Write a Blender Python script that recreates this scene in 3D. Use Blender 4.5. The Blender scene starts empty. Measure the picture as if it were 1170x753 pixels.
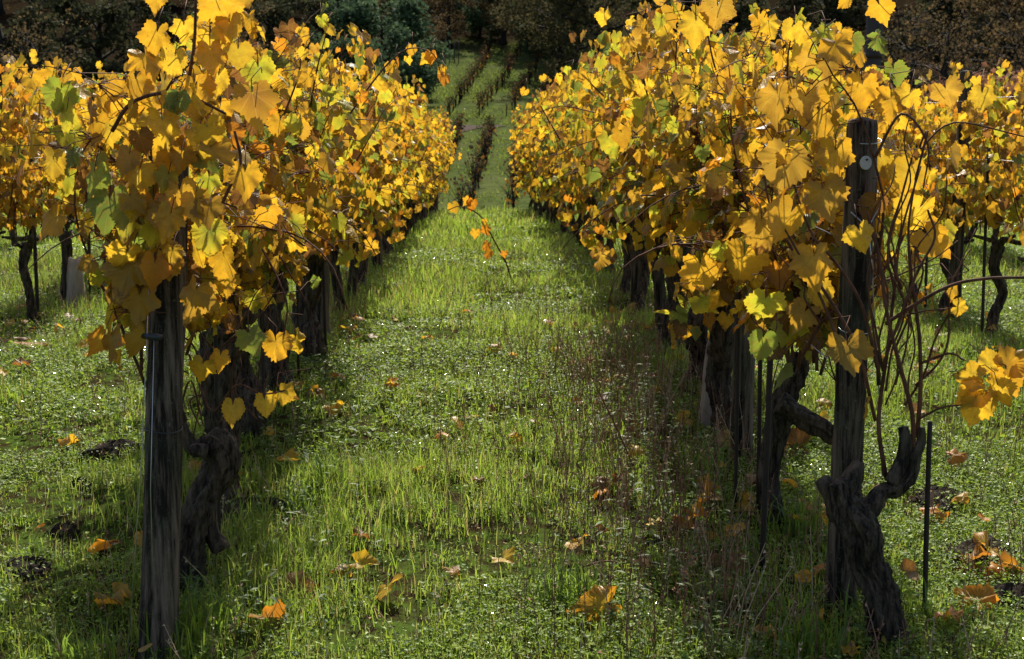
import bpy, math, random
import numpy as np
from mathutils import Vector, Matrix, Euler
R = math.radians
S = bpy.context.scene
C = S.collection

# ------------------------------------------------------------------ camera, sky, sun, exposure
F_PX, CX, CY = 1625.0, 585.0, 376.5           # focal length and centre, in pixels of the 1170 px wide photograph
EYE = 1.65
PITCH, YAW = math.atan(226.5 / F_PX), math.atan(23 / F_PX)
cd = bpy.data.cameras.new('camera'); cam = bpy.data.objects.new('camera', cd); C.objects.link(cam)
cam.location = (0, 0, EYE); cam.rotation_euler = (R(90) - PITCH, 0, -YAW)
cd.sensor_width = 36; cd.lens = 36 * F_PX / 1170; cd.clip_start = 0.05; cd.clip_end = 3000
cd.dof.use_dof = True; cd.dof.focus_distance = 5.6; cd.dof.aperture_fstop = 9
S.camera = cam
RM = cam.rotation_euler.to_matrix()

SUN_EL, SUN_AZ = R(47), R(4)
w = bpy.data.worlds.new('World'); S.world = w; w.use_nodes = True
nt = w.node_tree; nt.nodes.clear()
sky = nt.nodes.new('ShaderNodeTexSky'); sky.sky_type = 'NISHITA'; sky.sun_disc = False
sky.sun_elevation = SUN_EL; sky.sun_rotation = SUN_AZ; sky.dust_density = 3.0; sky.ozone_density = .6
bg = nt.nodes.new('ShaderNodeBackground'); bg.inputs[1].default_value = 0.10
wo = nt.nodes.new('ShaderNodeOutputWorld')
nt.links.new(sky.outputs[0], bg.inputs[0]); nt.links.new(bg.outputs[0], wo.inputs[0])
sd = bpy.data.lights.new('sun', 'SUN'); sd.energy = 5.0; sd.angle = R(0.5); sd.color = (1, 0.93, 0.82)
sun = bpy.data.objects.new('sun', sd); C.objects.link(sun)
sdir = Vector((math.sin(SUN_AZ) * math.cos(SUN_EL), math.cos(SUN_AZ) * math.cos(SUN_EL), math.sin(SUN_EL)))
sun.rotation_euler = (-sdir).to_track_quat('-Z', 'Y').to_euler(); sun.location = (20, 40, 60)
S.view_settings.view_transform = 'Standard'; S.view_settings.look = 'None'
S.view_settings.exposure = 0.85; S.view_settings.gamma = 1; S.view_settings.use_curve_mapping = False
S.cycles.max_bounces = 8; S.cycles.transmission_bounces = 4; S.cycles.diffuse_bounces = 4

# ------------------------------------------------------------------ helpers
def at(px, py, d):
    "the point seen at a photo pixel, d metres ahead"
    v = RM @ Vector(((px - CX) / F_PX, -(py - CY) / F_PX, -1)); k = d / v.y
    return np.array((v.x * k, d, EYE + v.z * k))

ORD = ['zeroth', 'first', 'second', 'third', 'fourth', 'fifth', 'sixth', 'seventh', 'eighth', 'ninth', 'tenth', 'eleventh', 'twelfth',
       'thirteenth', 'fourteenth', 'fifteenth', 'sixteenth', 'seventeenth', 'eighteenth', 'nineteenth', 'twentieth']
def ordinal(n):
    if n <= 20: return ORD[n]
    t = {2: 'twent', 3: 'thirt', 4: 'fort'}[n // 10]
    return t + 'ieth' if n % 10 == 0 else t + 'y-' + ORD[n % 10]

def lattice(seed):
    return np.random.default_rng(seed).random((256, 256))
_L = {}
def vnoise(x, y, scale, seed=0):
    if seed not in _L: _L[seed] = lattice(seed)
    g = _L[seed]; x = np.asarray(x, float) / scale; y = np.asarray(y, float) / scale
    xi = np.floor(x).astype(int); yi = np.floor(y).astype(int); fx = x - xi; fy = y - yi
    fx = fx * fx * (3 - 2 * fx); fy = fy * fy * (3 - 2 * fy)
    a = g[xi % 256, yi % 256]; b = g[(xi + 1) % 256, yi % 256]; c = g[xi % 256, (yi + 1) % 256]; e = g[(xi + 1) % 256, (yi + 1) % 256]
    return (a * (1 - fx) + b * fx) * (1 - fy) + (c * (1 - fx) + e * fx) * fy

_ky = [-20, 0, 4.4, 6.5, 8.5, 13.5, 18, 23, 27, 31, 36, 45, 58, 70, 85, 110, 120, 145, 170, 220, 320, 600]
_kz = [-.3, -.12, 0, .17, .28, .31, .28, .2, .1, -.2, -.75, -1.9, -2.75, -2.3, -1.2, 1.5, 3.0, 6.6, 11.2, 24, 52, 110]
_ty = np.arange(-20, 600, .5); _tz = np.interp(_ty, _ky, _kz)
for _ in range(4):
    _tz[1:-1] = (_tz[:-2] + 2 * _tz[1:-1] + _tz[2:]) / 4
def gz(x, y):
    x = np.asarray(x, float); y = np.asarray(y, float)
    z = np.interp(y, _ty, _tz)
    far = np.clip((y - 40) / 60, 0, 1)
    z = z + far * (vnoise(x + 500, y, 34, 3) - .5) * 2.4 * np.clip(np.abs(x) / 12, 0, 1)
    near = np.clip((y - 35) / -5, 0, 1)
    row = np.exp(-(((x + 1.1) % 2.2 + 1.1) % 2.2 - 1.1) ** 2 / .09)
    return z + near * ((vnoise(x + 90, y + 90, .42, 5) - .5) * .05 + (vnoise(x + 90, y + 90, 1.3, 6) - .5) * .06)
def gzf(x, y): return float(gz(x, y))
def on_ground(px, py):
    "where the ray through a photo pixel meets the ground"
    lo = 2.5
    d = lo
    while d < 40:
        p = at(px, py, d)
        if p[2] < gzf(p[0], p[1]): break
        d += .02
    return np.array((p[0], p[1], gzf(p[0], p[1])))

def build(name, V, faces, mats, parent=None, attrs=None, mi=None, smooth=True):
    "faces: list of (n,k) index arrays -> ONE mesh object; attrs: {name: (n,4) colour or (n,3) vector per vertex}"
    V = np.ascontiguousarray(V, np.float32); faces = [np.asarray(f, np.int32) for f in faces if len(f)]
    me = bpy.data.meshes.new(name)
    me.vertices.add(len(V)); me.vertices.foreach_set('co', V.ravel())
    nl = sum(f.size for f in faces); npoly = sum(len(f) for f in faces)
    me.loops.add(nl); me.loops.foreach_set('vertex_index', np.concatenate([f.ravel() for f in faces]))
    tot = np.concatenate([np.full(len(f), f.shape[1], np.int32) for f in faces])
    me.polygons.add(npoly)
    me.polygons.foreach_set('loop_start', np.concatenate([[0], np.cumsum(tot)[:-1]]).astype(np.int32))
    if mi is not None: me.polygons.foreach_set('material_index', np.ascontiguousarray(mi, np.int32))
    me.polygons.foreach_set('use_smooth', np.full(npoly, smooth, bool))
    for k, a in (attrs or {}).items():
        a = np.ascontiguousarray(a, np.float32)
        if a.shape[1] == 4:
            at_ = me.attributes.new(k, 'FLOAT_COLOR', 'POINT'); at_.data.foreach_set('color', a.ravel())
        else:
            at_ = me.attributes.new(k, 'FLOAT_VECTOR', 'POINT'); at_.data.foreach_set('vector', a.ravel())
    me.update(calc_edges=True); me.validate()
    for m in (mats if isinstance(mats, (list, tuple)) else [mats]): me.materials.append(m)
    o = bpy.data.objects.new(name, me); C.objects.link(o)
    if parent: o.parent = parent
    return o
def tag(o, label=None, cat=None, group=None, kind=None):
    if label: o['label'] = label
    if cat: o['category'] = cat
    if group: o['group'] = group
    if kind: o['kind'] = kind
    return o
def thing(name, label, cat, loc=(0, 0, 0), rz=0, group=None):
    o = bpy.data.objects.new(name, None); C.objects.link(o); o.location = loc; o.rotation_euler = (0, 0, rz)
    o.empty_display_size = .1
    return tag(o, label, cat, group)
def copy_thing(src, loc, rz=0, sc=1, label=None, group=None, cat=None):
    c = src.copy(); C.objects.link(c); c.location = loc; c.rotation_euler = (0, 0, rz)
    c.scale = (sc, sc, sc) if not isinstance(sc, tuple) else sc
    for ch in [k for k in bpy.data.objects if k.parent == src]:
        d = ch.copy(); C.objects.link(d); d.parent = c
    return tag(c, label, cat, group)

class MB:
    def __init__(s): s.V = []; s.F = {3: [], 4: []}; s.n = 0; s.A = {}
    def add(s, V, F, **attrs):
        V = np.asarray(V, float); s.V.append(V)
        for f in F:
            f = np.asarray(f)
            if len(f): s.F[f.shape[1]].append(f + s.n)
        for k, a in attrs.items(): s.A.setdefault(k, []).append(a)
        s.n += len(V); return s
    def build(s, name, mats, parent=None, **kw):
        return build(name, np.concatenate(s.V), [np.concatenate(s.F[k]) for k in (4, 3) if s.F[k]], mats, parent,
                     {k: np.concatenate(a) for k, a in s.A.items()}, **kw)

def tube(P, r, sides=8, gnarl=0, seed=0, caps=True, sub=0):
    "a tapering tube along a polyline, optionally with twisted ridges and knots"
    P = np.asarray(P, float); r = np.broadcast_to(np.asarray(r, float), (len(P),)).copy()
    if sub:                                                  # Catmull-Rom refinement
        n = len(P); Q = np.vstack([2 * P[0] - P[1], P, 2 * P[-1] - P[-2]]); out = []; rr = []
        for i in range(n - 1):
            for t in np.arange(sub) / sub:
                a, b, c, e = Q[i], Q[i + 1], Q[i + 2], Q[i + 3]
                out.append(.5 * (2 * b + (c - a) * t + (2 * a - 5 * b + 4 * c - e) * t * t + (3 * b - a - 3 * c + e) * t ** 3)); rr.append(r[i] * (1 - t) + r[i + 1] * t)
        out.append(P[-1]); rr.append(r[-1]); P = np.array(out); r = np.array(rr)
    n = len(P); T = np.gradient(P, axis=0); T /= np.linalg.norm(T, axis=1)[:, None] + 1e-9
    u = np.cross(T[0], (0, 1, 0.01) if abs(T[0][1]) < .9 else (1, 0, 0)); u /= np.linalg.norm(u)
    th = np.arange(sides) / sides * 2 * np.pi; V = np.zeros((n, sides, 3)); L = 0
    rg = np.random.default_rng(seed); ph = rg.random(6) * 6.28
    for i in range(n):
        u = u - T[i] * u.dot(T[i]); u /= np.linalg.norm(u) + 1e-9; v = np.cross(T[i], u)
        if i: L += np.linalg.norm(P[i] - P[i - 1])
        k = 1.0
        if gnarl:
            tw = th + 2.2 * L + ph[5]; cx, cy = np.cos(tw), np.sin(tw)
            k = 1 + gnarl * (.40 * np.sin(3 * th + 8 * L + ph[0]) + .30 * np.sin(5 * th - 13 * L + ph[1]) + .6 * np.sin(22 * L + ph[3]) * np.sin(th + ph[4])
                             + 1.3 * (vnoise(cx * 3 + 9, cy * 3 + 4 + L * 2.5, .8, 41 + seed % 7) - .5) + 1.1 * (.5 - np.abs(vnoise(cx * 9 + 30, cy * 9 + 30 + L * 7, .8, 51) - .5) * 2) + .25 * (rg.random(sides) - .5))
        V[i] = P[i] + (r[i] * k * np.cos(th))[:, None] * u + (r[i] * k * np.sin(th))[:, None] * v if np.ndim(k) else P[i] + r[i] * (np.cos(th)[:, None] * u + np.sin(th)[:, None] * v)
    i, j = np.meshgrid(np.arange(n - 1), np.arange(sides), indexing='ij'); j2 = (j + 1) % sides
    Q = np.stack([i * sides + j, i * sides + j2, (i + 1) * sides + j2, (i + 1) * sides + j], -1).reshape(-1, 4)
    V = V.reshape(-1, 3); T3 = np.zeros((0, 3), int)
    if caps:
        V = np.vstack([V, P[0], P[-1] + T[-1] * r[-1] * .25]); a, b = n * sides, n * sides + 1; jj = np.arange(sides); j2 = (jj + 1) % sides
        T3 = np.vstack([np.stack([np.full(sides, a), j2, jj], -1), np.stack([np.full(sides, b), (n - 1) * sides + jj, (n - 1) * sides + j2], -1)])
    return V, [Q, T3]
def unit(v): return v / (np.linalg.norm(v, axis=-1, keepdims=True) + 1e-9)

# ------------------------------------------------------------------ materials
class Mat:
    def __init__(s, name):
        s.m = bpy.data.materials.new(name); s.m.use_nodes = True; s.t = s.m.node_tree; s.t.nodes.clear()
        s.out = s.n('OutputMaterial')
    def n(s, typ, **kw):
        nd = s.t.nodes.new('ShaderNode' + typ)
        for k, v in kw.items(): setattr(nd, k, v)
        return nd
    def l(s, a, b): s.t.links.new(a, b)
    def val(s, sock, v):
        if hasattr(v, 'is_output'): s.l(v, sock)
        else: sock.default_value = v
    def math(s, op, a, b=0.0, c=None, clamp=False):
        nd = s.n('Math', operation=op, use_clamp=clamp); s.val(nd.inputs[0], a); s.val(nd.inputs[1], b)
        if c is not None: s.val(nd.inputs[2], c)
        return nd.outputs[0]
    def mix(s, f, a, b):
        nd = s.n('Mix', data_type='RGBA'); s.val(nd.inputs[0], f); s.val(nd.inputs[6], a if hasattr(a, 'is_output') else (*a, 1)); s.val(nd.inputs[7], b if hasattr(b, 'is_output') else (*b, 1))
        return nd.outputs[2]
    def noise(s, scale, detail=4, rough=.6, vec=None, coord='Object', stretch=None):
        if vec is None: vec = s.n('TexCoord').outputs[coord]
        if stretch:
            mp = s.n('Mapping'); s.l(vec, mp.inputs[0]); mp.inputs['Scale'].default_value = stretch; vec = mp.outputs[0]
        nd = s.n('TexNoise'); s.l(vec, nd.inputs['Vector']); nd.inputs['Scale'].default_value = scale; nd.inputs['Detail'].default_value = detail; nd.inputs['Roughness'].default_value = rough
        return nd.outputs[0]
    def ramp(s, f, lo, hi):
        nd = s.n('MapRange'); s.val(nd.inputs[0], f); nd.inputs[1].default_value = lo; nd.inputs[2].default_value = hi
        return nd.outputs[0]
    def bsdf(s, col, rough=.7, spec=.4, bump=None, bs=.5, bd=.01, metal=0):
        p = s.n('BsdfPrincipled'); s.val(p.inputs['Base Color'], col if hasattr(col, 'is_output') else (*col, 1)); s.val(p.inputs['Roughness'], rough)
        p.inputs['Specular IOR Level'].default_value = spec; p.inputs['Metallic'].default_value = metal
        if bump is not None:
            b = s.n('Bump'); b.inputs['Strength'].default_value = bs; b.inputs['Distance'].default_value = bd; s.l(bump, b.inputs['Height']); s.l(b.outputs[0], p.inputs['Normal'])
        return p.outputs[0]
    def done(s, sh): s.l(sh, s.out.inputs[0]); return s.m
    def attr(s, name, what='Color'): nd = s.n('Attribute', attribute_name=name); return nd.outputs[what]

def leaf_material(name, veins, trans=.5, rough=.42, spec=.45):
    m = Mat(name); col = m.attr('col')
    if veins:
        luv = m.attr('luv', 'Vector'); sp = m.n('SeparateXYZ'); m.l(luv, sp.inputs[0]); x, y, rnd = sp.outputs
        ax = m.math('ABSOLUTE', x); a = m.math('ARCTAN2', ax, y); r = m.math('SQRT', m.math('ADD', m.math('MULTIPLY', x, x), m.math('MULTIPLY', y, y)))
        dd = m.math('MINIMUM', m.math('ABSOLUTE', a), m.math('MINIMUM', m.math('ABSOLUTE', m.math('SUBTRACT', a, .72)), m.math('ABSOLUTE', m.math('SUBTRACT', a, 1.6))))
        vd = m.math('MULTIPLY', dd, r); vein = m.ramp(vd, .022, .004)
        lat = m.math('SINE', m.math('ADD', m.math('MULTIPLY', r, 46), m.math('MULTIPLY', vd, -60))); vein2 = m.math('MULTIPLY', m.ramp(lat, .82, 1), .35)
        vv = m.math('MAXIMUM', vein, vein2)
        cmb = m.n('CombineXYZ'); m.l(x, cmb.inputs[0]); m.l(y, cmb.inputs[1]); m.l(m.math('MULTIPLY', rnd, 37), cmb.inputs[2])
        n1 = m.noise(4.5, 5, .65, vec=cmb.outputs[0]); n2 = m.noise(11, 3, .6, vec=cmb.outputs[0])
        col = m.mix(m.math('MULTIPLY', m.ramp(n1, .42, .75), .55), col, m.mix(1.0, col, (.30, .13, .018)))
        thr = m.math('SUBTRACT', .80, m.math('MULTIPLY', rnd, .16))
        spots = m.ramp(m.math('SUBTRACT', n2, thr), -.01, .03)
        edge = m.ramp(m.math('SUBTRACT', m.math('ADD', m.math('MULTIPLY', r, .55), m.math('MULTIPLY', n1, .75)), m.math('SUBTRACT', 1.10, m.math('MULTIPLY', rnd, .34))), 0, .08)
        br = m.math('MULTIPLY', m.math('MAXIMUM', spots, edge), .85)
        col = m.mix(br, col, (.10, .032, .010))
        col = m.mix(m.math('MULTIPLY', vv, .35), col, m.mix(.6, col, (.55, .42, .10)))
        h = m.math('SUBTRACT', m.math('MULTIPLY', n1, .8), vv)
        refl = m.bsdf(m.mix(.22, col, (.45, .37, .09)), rough, spec, bump=h, bs=.5, bd=.004)
    else:
        refl = m.bsdf(m.mix(.25, col, (.42, .34, .09)), rough, spec)
    tr = m.n('BsdfTranslucent'); m.l(col, tr.inputs[0])
    mx = m.n('MixShader'); mx.inputs[0].default_value = trans; m.l(refl, mx.inputs[1]); m.l(tr.outputs[0], mx.inputs[2])
    return m.done(mx.outputs[0])
M = {}
M['leaf'] = leaf_material('vine_leaf', True, .58)
M['leaf_far'] = leaf_material('vine_leaf_plain', False, .56)
def plant_material(name, trans, rough, spec):
    m = Mat(name); col = m.attr('col'); refl = m.bsdf(col, rough, spec); tr = m.n('BsdfTranslucent'); m.l(m.mix(.7, col, m.mix(.5, col, (.28, .38, .04))), tr.inputs[0])
    mx = m.n('MixShader'); mx.inputs[0].default_value = trans; m.l(refl, mx.inputs[1]); m.l(tr.outputs[0], mx.inputs[2]); return m.done(mx.outputs[0])
M['grass'] = plant_material('grass_blade', .55, .45, .35)
M['clover'] = plant_material('dewy_leaf', .45, .5, .25)
M['dew'] = plant_material('wet_leaf', .2, .14, .8)
m = Mat('dry_stalk'); M['dry'] = m.done(m.bsdf(m.attr('col'), .8, .2))
m = Mat('tree_leaf'); col = m.attr('col'); tr = m.n('BsdfTranslucent'); m.l(col, tr.inputs[0]); mx = m.n('MixShader'); mx.inputs[0].default_value = .3
m.l(m.bsdf(col, .8, .04), mx.inputs[1]); m.l(tr.outputs[0], mx.inputs[2]); M['tree_leaf'] = m.done(mx.outputs[0])
m = Mat('vine_bark'); n1 = m.noise(42, 6, .72, stretch=(1, 1, .2)); n2 = m.noise(7, 4)
M['bark'] = m.done(m.bsdf(m.mix(m.ramp(n1, .40, .66), (.010, .007, .005), m.mix(m.ramp(n2, .4, .7), (.17, .12, .085), (.10, .09, .06))), .85, .25, bump=n1, bs=1, bd=.02))
m = Mat('tree_bark'); n1 = m.noise(5, 5); M['tree_bark'] = m.done(m.bsdf(m.mix(n1, (.012, .010, .008), (.045, .037, .03)), .9, .15))
m = Mat('cane_bark'); n1 = m.noise(40, 4, stretch=(1, 1, .3)); M['cane'] = m.done(m.bsdf(m.mix(m.ramp(n1, .3, .7), (.05, .022, .014), (.17, .075, .045)), .75, .15))
m = Mat('weathered_post'); n1 = m.noise(34, 6, .7, stretch=(1, 1, .07)); n2 = m.noise(5, 5, .65); n3 = m.noise(90, 3)
c = m.mix(m.ramp(n1, .43, .60), (.012, .009, .006), (.16, .12, .088)); c = m.mix(m.math('MULTIPLY', m.ramp(n2, .5, .72), .7), c, (.05, .062, .036)); c = m.mix(m.math('MULTIPLY', m.ramp(n3, .62, .74), .5), c, (.22, .21, .18))
M['post'] = m.done(m.bsdf(c, .85, .2, bump=n1, bs=1, bd=.014))
m = Mat('steel_wire'); M['wire'] = m.done(m.bsdf((.42, .43, .43), .38, .5, metal=.9))
m = Mat('rusty_stake'); n1 = m.noise(40, 3); M['stake'] = m.done(m.bsdf(m.mix(n1, (.010, .009, .008), (.04, .024, .016)), .7, .4))
m = Mat('black_plastic'); M['black'] = m.done(m.bsdf((.02, .021, .024), .4, .5))
m = Mat('white_tag'); n1 = m.noise(60, 3); M['tag'] = m.done(m.bsdf(m.mix(n1, (.35, .34, .31), (.62, .61, .58)), .5, .4))
m = Mat('paper_guard'); n1 = m.noise(14, 5, stretch=(1, 1, .3)); c = m.mix(m.ramp(n1, .35, .7), (.50, .42, .34), (.33, .25, .19)); tr = m.n('BsdfTranslucent'); m.l(c, tr.inputs[0]); mx = m.n('MixShader'); mx.inputs[0].default_value = .3
m.l(m.bsdf(c, .6, .3, bump=n1, bd=.01), mx.inputs[1]); m.l(tr.outputs[0], mx.inputs[2]); M['guard'] = m.done(mx.outputs[0])
m = Mat('soil'); n1 = m.noise(22, 6, .7); M['soil'] = m.done(m.bsdf(m.mix(n1, (.010, .007, .005), (.05, .034, .022)), .95, .15, bump=n1, bs=1, bd=.03))
m = Mat('ground'); n1 = m.noise(1.2, 6, .7); n2 = m.noise(9, 6, .7); n3 = m.noise(.22, 4)
sepo = m.n('SeparateXYZ'); m.l(m.n('TexCoord').outputs['Object'], sepo.inputs[0])
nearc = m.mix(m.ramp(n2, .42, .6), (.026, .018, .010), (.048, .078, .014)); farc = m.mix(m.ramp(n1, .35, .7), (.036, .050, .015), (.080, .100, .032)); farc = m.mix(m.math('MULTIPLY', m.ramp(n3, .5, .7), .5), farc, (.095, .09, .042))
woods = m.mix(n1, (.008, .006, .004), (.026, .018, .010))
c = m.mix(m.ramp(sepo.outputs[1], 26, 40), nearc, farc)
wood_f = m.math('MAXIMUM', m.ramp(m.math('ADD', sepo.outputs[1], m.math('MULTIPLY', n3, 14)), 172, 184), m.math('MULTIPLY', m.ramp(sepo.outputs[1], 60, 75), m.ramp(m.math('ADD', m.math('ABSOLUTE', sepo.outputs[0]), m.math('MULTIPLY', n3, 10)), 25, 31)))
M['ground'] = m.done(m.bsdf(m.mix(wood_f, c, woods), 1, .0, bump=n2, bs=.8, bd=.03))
m = Mat('bare_track'); n1 = m.noise(1.5, 5, .7); M['track'] = m.done(m.bsdf(m.mix(n1, (.04, .034, .028), (.12, .095, .082)), 1, 0, bump=n1, bd=.05))
m = Mat('pole_wood'); n1 = m.noise(9, 5, stretch=(1, 1, .15)); M['pole'] = m.done(m.bsdf(m.mix(n1, (.02, .019, .02), (.075, .07, .07)), .8, .2, bump=n1, bd=.02))

# ------------------------------------------------------------------ the ground
ys = np.concatenate([np.arange(-6, 3, 1.0), np.arange(3, 14, .12), np.arange(14, 40, .4), np.arange(40, 200, 1.6), np.arange(200, 590, 8)])
xh = np.concatenate([np.arange(0, 7, .14), np.arange(7, 20, .8), np.arange(20, 80, 3), np.arange(80, 420, 18)]); xs = np.concatenate([-xh[:0:-1], xh])
X, Y = np.meshgrid(xs, ys); V = np.stack([X, Y, gz(X, Y)], -1).reshape(-1, 3); nx = len(xs)
i, j = np.meshgrid(np.arange(len(ys) - 1), np.arange(nx - 1), indexing='ij'); b0 = (i * nx + j).ravel()
tag(build('ground', V, [np.stack([b0, b0 + 1, b0 + nx + 1, b0 + nx], -1)], M['ground']), kind='structure')
# a bare track crossing the foot of the far vineyard
tx = np.linspace(-30, 1.1, 120); tv = []
for x in tx:
    yc = 113.5 + .10 * x + 1.2 * math.sin(x * .12); hw = (1.5 + .6 * math.sin(x * 1.7)) * min(1, (1.25 - x) * .35)
    for k in (-1, -.33, .33, 1): tv.append((x, yc + k * hw, gzf(x, yc + k * hw) + .05))
q = [(a * 4 + k, (a + 1) * 4 + k, (a + 1) * 4 + k + 1, a * 4 + k + 1) for a in range(119) for k in range(3)]
tag(build('track', np.array(tv), [np.array(q)], M['track']), kind='structure')

# ------------------------------------------------------------------ trees of the far wood
def make_tree(name, seed, H, cr, cz, n_limb, n_leaf, size, cols, fill=1.0, rtrunk=.28, lean=0., twigs=0):
    "trunk with limbs (one part) and a crown of leaf clumps at the limb ends (one part)"
    rg = np.random.default_rng(seed); T = MB(); tips = []
    P = np.array([(lean * t * t * H + .25 * math.sin(3 * t + seed), .2 * math.sin(4 * t + 2 * seed), H * .8 * t) for t in np.linspace(0, 1, 9)]); P -= P[0]
    T.add(*tube(P, np.linspace(rtrunk, rtrunk * .2, 9) * np.where(np.arange(9) == 0, 1.4, 1), 8, .2, seed))
    for k in range(n_limb):
        t = cz + (1 - cz) * (k + rg.random()) / n_limb * .95; p0 = np.array([np.interp(t, np.linspace(0, 1, 9), P[:, a]) for a in range(3)])
        az = k * 2.4 + rg.random(); prof = math.sin(math.pi * min(1, .22 + (t - cz) / (1 - cz) * .72)) ** .7
        Ln = cr * prof * rg.uniform(.75, 1.15); up = rg.uniform(.15, .7) + (t - cz) * .6
        q_ = [p0]; d = unit(np.array((math.cos(az), math.sin(az), up)))
        for s in range(6):
            d = unit(d + rg.normal(0, .2, 3) + (0, 0, -.03)); q_.append(q_[-1] + d * Ln / 6)
        q_ = np.array(q_); r0 = rtrunk * .42 * (1 - t * .6); T.add(*tube(q_, np.linspace(r0, r0 * .15, 7), 5))
        tips += [q_[4], q_[5], q_[6]]
        for s2 in range(4 + twigs):
            a = rg.integers(2, 6); d2 = unit(unit(q_[a] - q_[a - 1]) + rg.normal(0, .65, 3)); L2 = Ln * rg.uniform(.22, .5); r2 = [q_[a]]
            for s in range(4): d2 = unit(d2 + rg.normal(0, .25, 3)); r2.append(r2[-1] + d2 * L2 / 4)
            r2 = np.array(r2); T.add(*tube(r2, np.linspace(r0 * .3, r0 * .08, 5), 4)); tips += [r2[2], r2[4], r2[4]]
    tips = np.array(tips); n = n_leaf
    c = tips[rg.integers(0, len(tips), n)]; cl = rg.random(len(tips))
    idx = rg.integers(0, len(tips), n); c = tips[idx]
    c = c + rg.normal(0, 1, (n, 3)) * np.array((.085, .085, .065)) * cr * fill
    t1 = unit(rg.normal(0, 1, (n, 3))); n1 = unit(rg.normal(0, 1, (n, 3)) + (0, 0, .7)); s1 = unit(np.cross(t1, n1)); t1 = np.cross(n1, s1)
    sz = size * rg.uniform(.6, 1.3, n)[:, None]
    V = np.stack([c - t1 * sz * .6, c + s1 * sz * .45 + n1 * sz * .12, c + t1 * sz * .6, c - s1 * sz * .45 + n1 * sz * .12], 1).reshape(-1, 3)
    f0 = np.arange(n) * 4; cols = np.array(cols); ci = (cl[idx] * .6 + rg.random(n) * .4) * len(cols)
    colr = cols[np.clip(ci.astype(int), 0, len(cols) - 1)] * rg.uniform(.86, 1.14, (n, 1))
    root = bpy.data.objects.new(name, None); C.objects.link(root)
    T.build('trunk', M['tree_bark'], root)
    build('crown', V, [np.stack([f0, f0 + 1, f0 + 2, f0 + 3], -1)], M['tree_leaf'], root, {'col': np.repeat(np.c_[colr, np.ones(n)], 4, 0)}, smooth=False)
    return root
DK = [(0.032, 0.037, 0.020), (0.045, 0.050, 0.023), (0.058, 0.058, 0.025), (0.043, 0.035, 0.020)]
DG = [(0.045, 0.074, 0.038), (0.063, 0.102, 0.049), (0.084, 0.131, 0.060), (0.052, 0.074, 0.042)]
BR = [(0.089, 0.058, 0.027), (0.120, 0.082, 0.035), (0.151, 0.101, 0.043), (0.071, 0.060, 0.027)]
RU = [(0.245, 0.116, 0.063), (0.315, 0.166, 0.088), (0.210, 0.105, 0.070), (0.333, 0.193, 0.088)]
OL = [(0.067, 0.063, 0.028), (0.091, 0.081, 0.035), (0.116, 0.095, 0.038)]
kinds = {
 'dark_tree': (make_tree('dark_tree', 11, 13, 5.4, .2, 19, 8000, .28, DK, .65, .45, twigs=2), 'dark backlit tree', 'trees of the far wood'),
 'green_tree': (make_tree('green_tree', 12, 9.5, 4.4, .10, 16, 9500, .30, DG, 1.2), 'dark green bushy tree', 'trees of the far wood'),
 'brown_tree': (make_tree('brown_tree', 13, 12, 5.0, .2, 18, 4200, .24, BR, .55, .42, twigs=3), 'brown autumn tree', 'trees of the far wood'),
 'oak_tree': (make_tree('oak_tree', 14, 13, 8.8, .34, 20, 9000, .32, OL, .6, .6, twigs=3), 'broad dark oak with drooping limbs', 'trees of the far wood'),
 'bare_tree': (make_tree('bare_tree', 15, 12, 5.4, .2, 17, 1500, .17, BR, .6, .40, twigs=6), 'nearly bare tree with dark twisting limbs', 'trees of the far wood'),
 'russet_shrub': (make_tree('russet_shrub', 16, 4.2, 2.8, .08, 14, 5200, .20, RU, 1.2, .1, twigs=2), 'russet leafed shrub', 'russet shrubs below the wood'),
 'green_shrub': (make_tree('green_shrub', 17, 4.6, 2.6, .08, 14, 5000, .20, [(.04, .055, .03), (.06, .075, .042), (.045, .05, .032)], 1.2, .1), 'grey green shrub', 'grey green shrubs below the wood'),
}
used = {}
def plant(kind, px, d, sc=1., where='', rz=None, dz=-.2):
    x = (px - 562) / F_PX * d; src, desc, grp = kinds[kind]; k = used.get(kind, 0); used[kind] = k + 1
    loc = (x, d, gzf(x, d) + dz); rz = (k * 2.1 + px * .01) if rz is None else rz
    lab = desc + ' ' + where
    if k == 0:
        src.location = loc; src.rotation_euler = (0, 0, rz); src.scale = (sc,) * 3; tag(src, lab, 'shrub' if 'shrub' in kind else 'tree', grp)
    else: copy_thing(src, loc, rz, sc, lab, grp)
# left edge of the valley
for n_, (k, px, d, s) in enumerate([('dark_tree', -150, 82, 1.), ('dark_tree', 20, 84, .95), ('bare_tree', 62, 74, .9), ('dark_tree', 120, 92, 1.05), ('dark_tree', 215, 100, .95), ('bare_tree', 262, 96, .95), ('dark_tree', 310, 108, 1.), ('dark_tree', 370, 122, .95)]):
    plant(k, px, d, s, f'{ordinal(n_ + 1)} from left, above the left vine rows')
plant('green_tree', 437, 118, 1.15, 'rounded, above the far end of the left vine row')
plant('green_tree', 392, 108, .9, 'just left of the rounded green tree behind the left row')
plant('green_tree', 478, 131, .62, 'small one at the left edge of the far hillside vines')
plant('brown_tree', 492, 176, 1.0, 'at the upper left corner of the far hillside vines')
plant('brown_tree', 448, 172, .95, 'behind the rounded green tree on the left')
plant('oak_tree', 678, 142, 1.0, 'above the right row, overhanging the hillside vines', rz=.6)
plant('oak_tree', 800, 155, .95, 'second behind the right vine row', rz=2.6)
plant('bare_tree', 598, 172, .95, 'in the gap left of the broad oak', rz=1)
plant('green_shrub', 700, 96, .8, 'under the broad oak, nearer the path')
plant('green_shrub', 745, 94, .9, 'behind the top of the right vine row')
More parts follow.
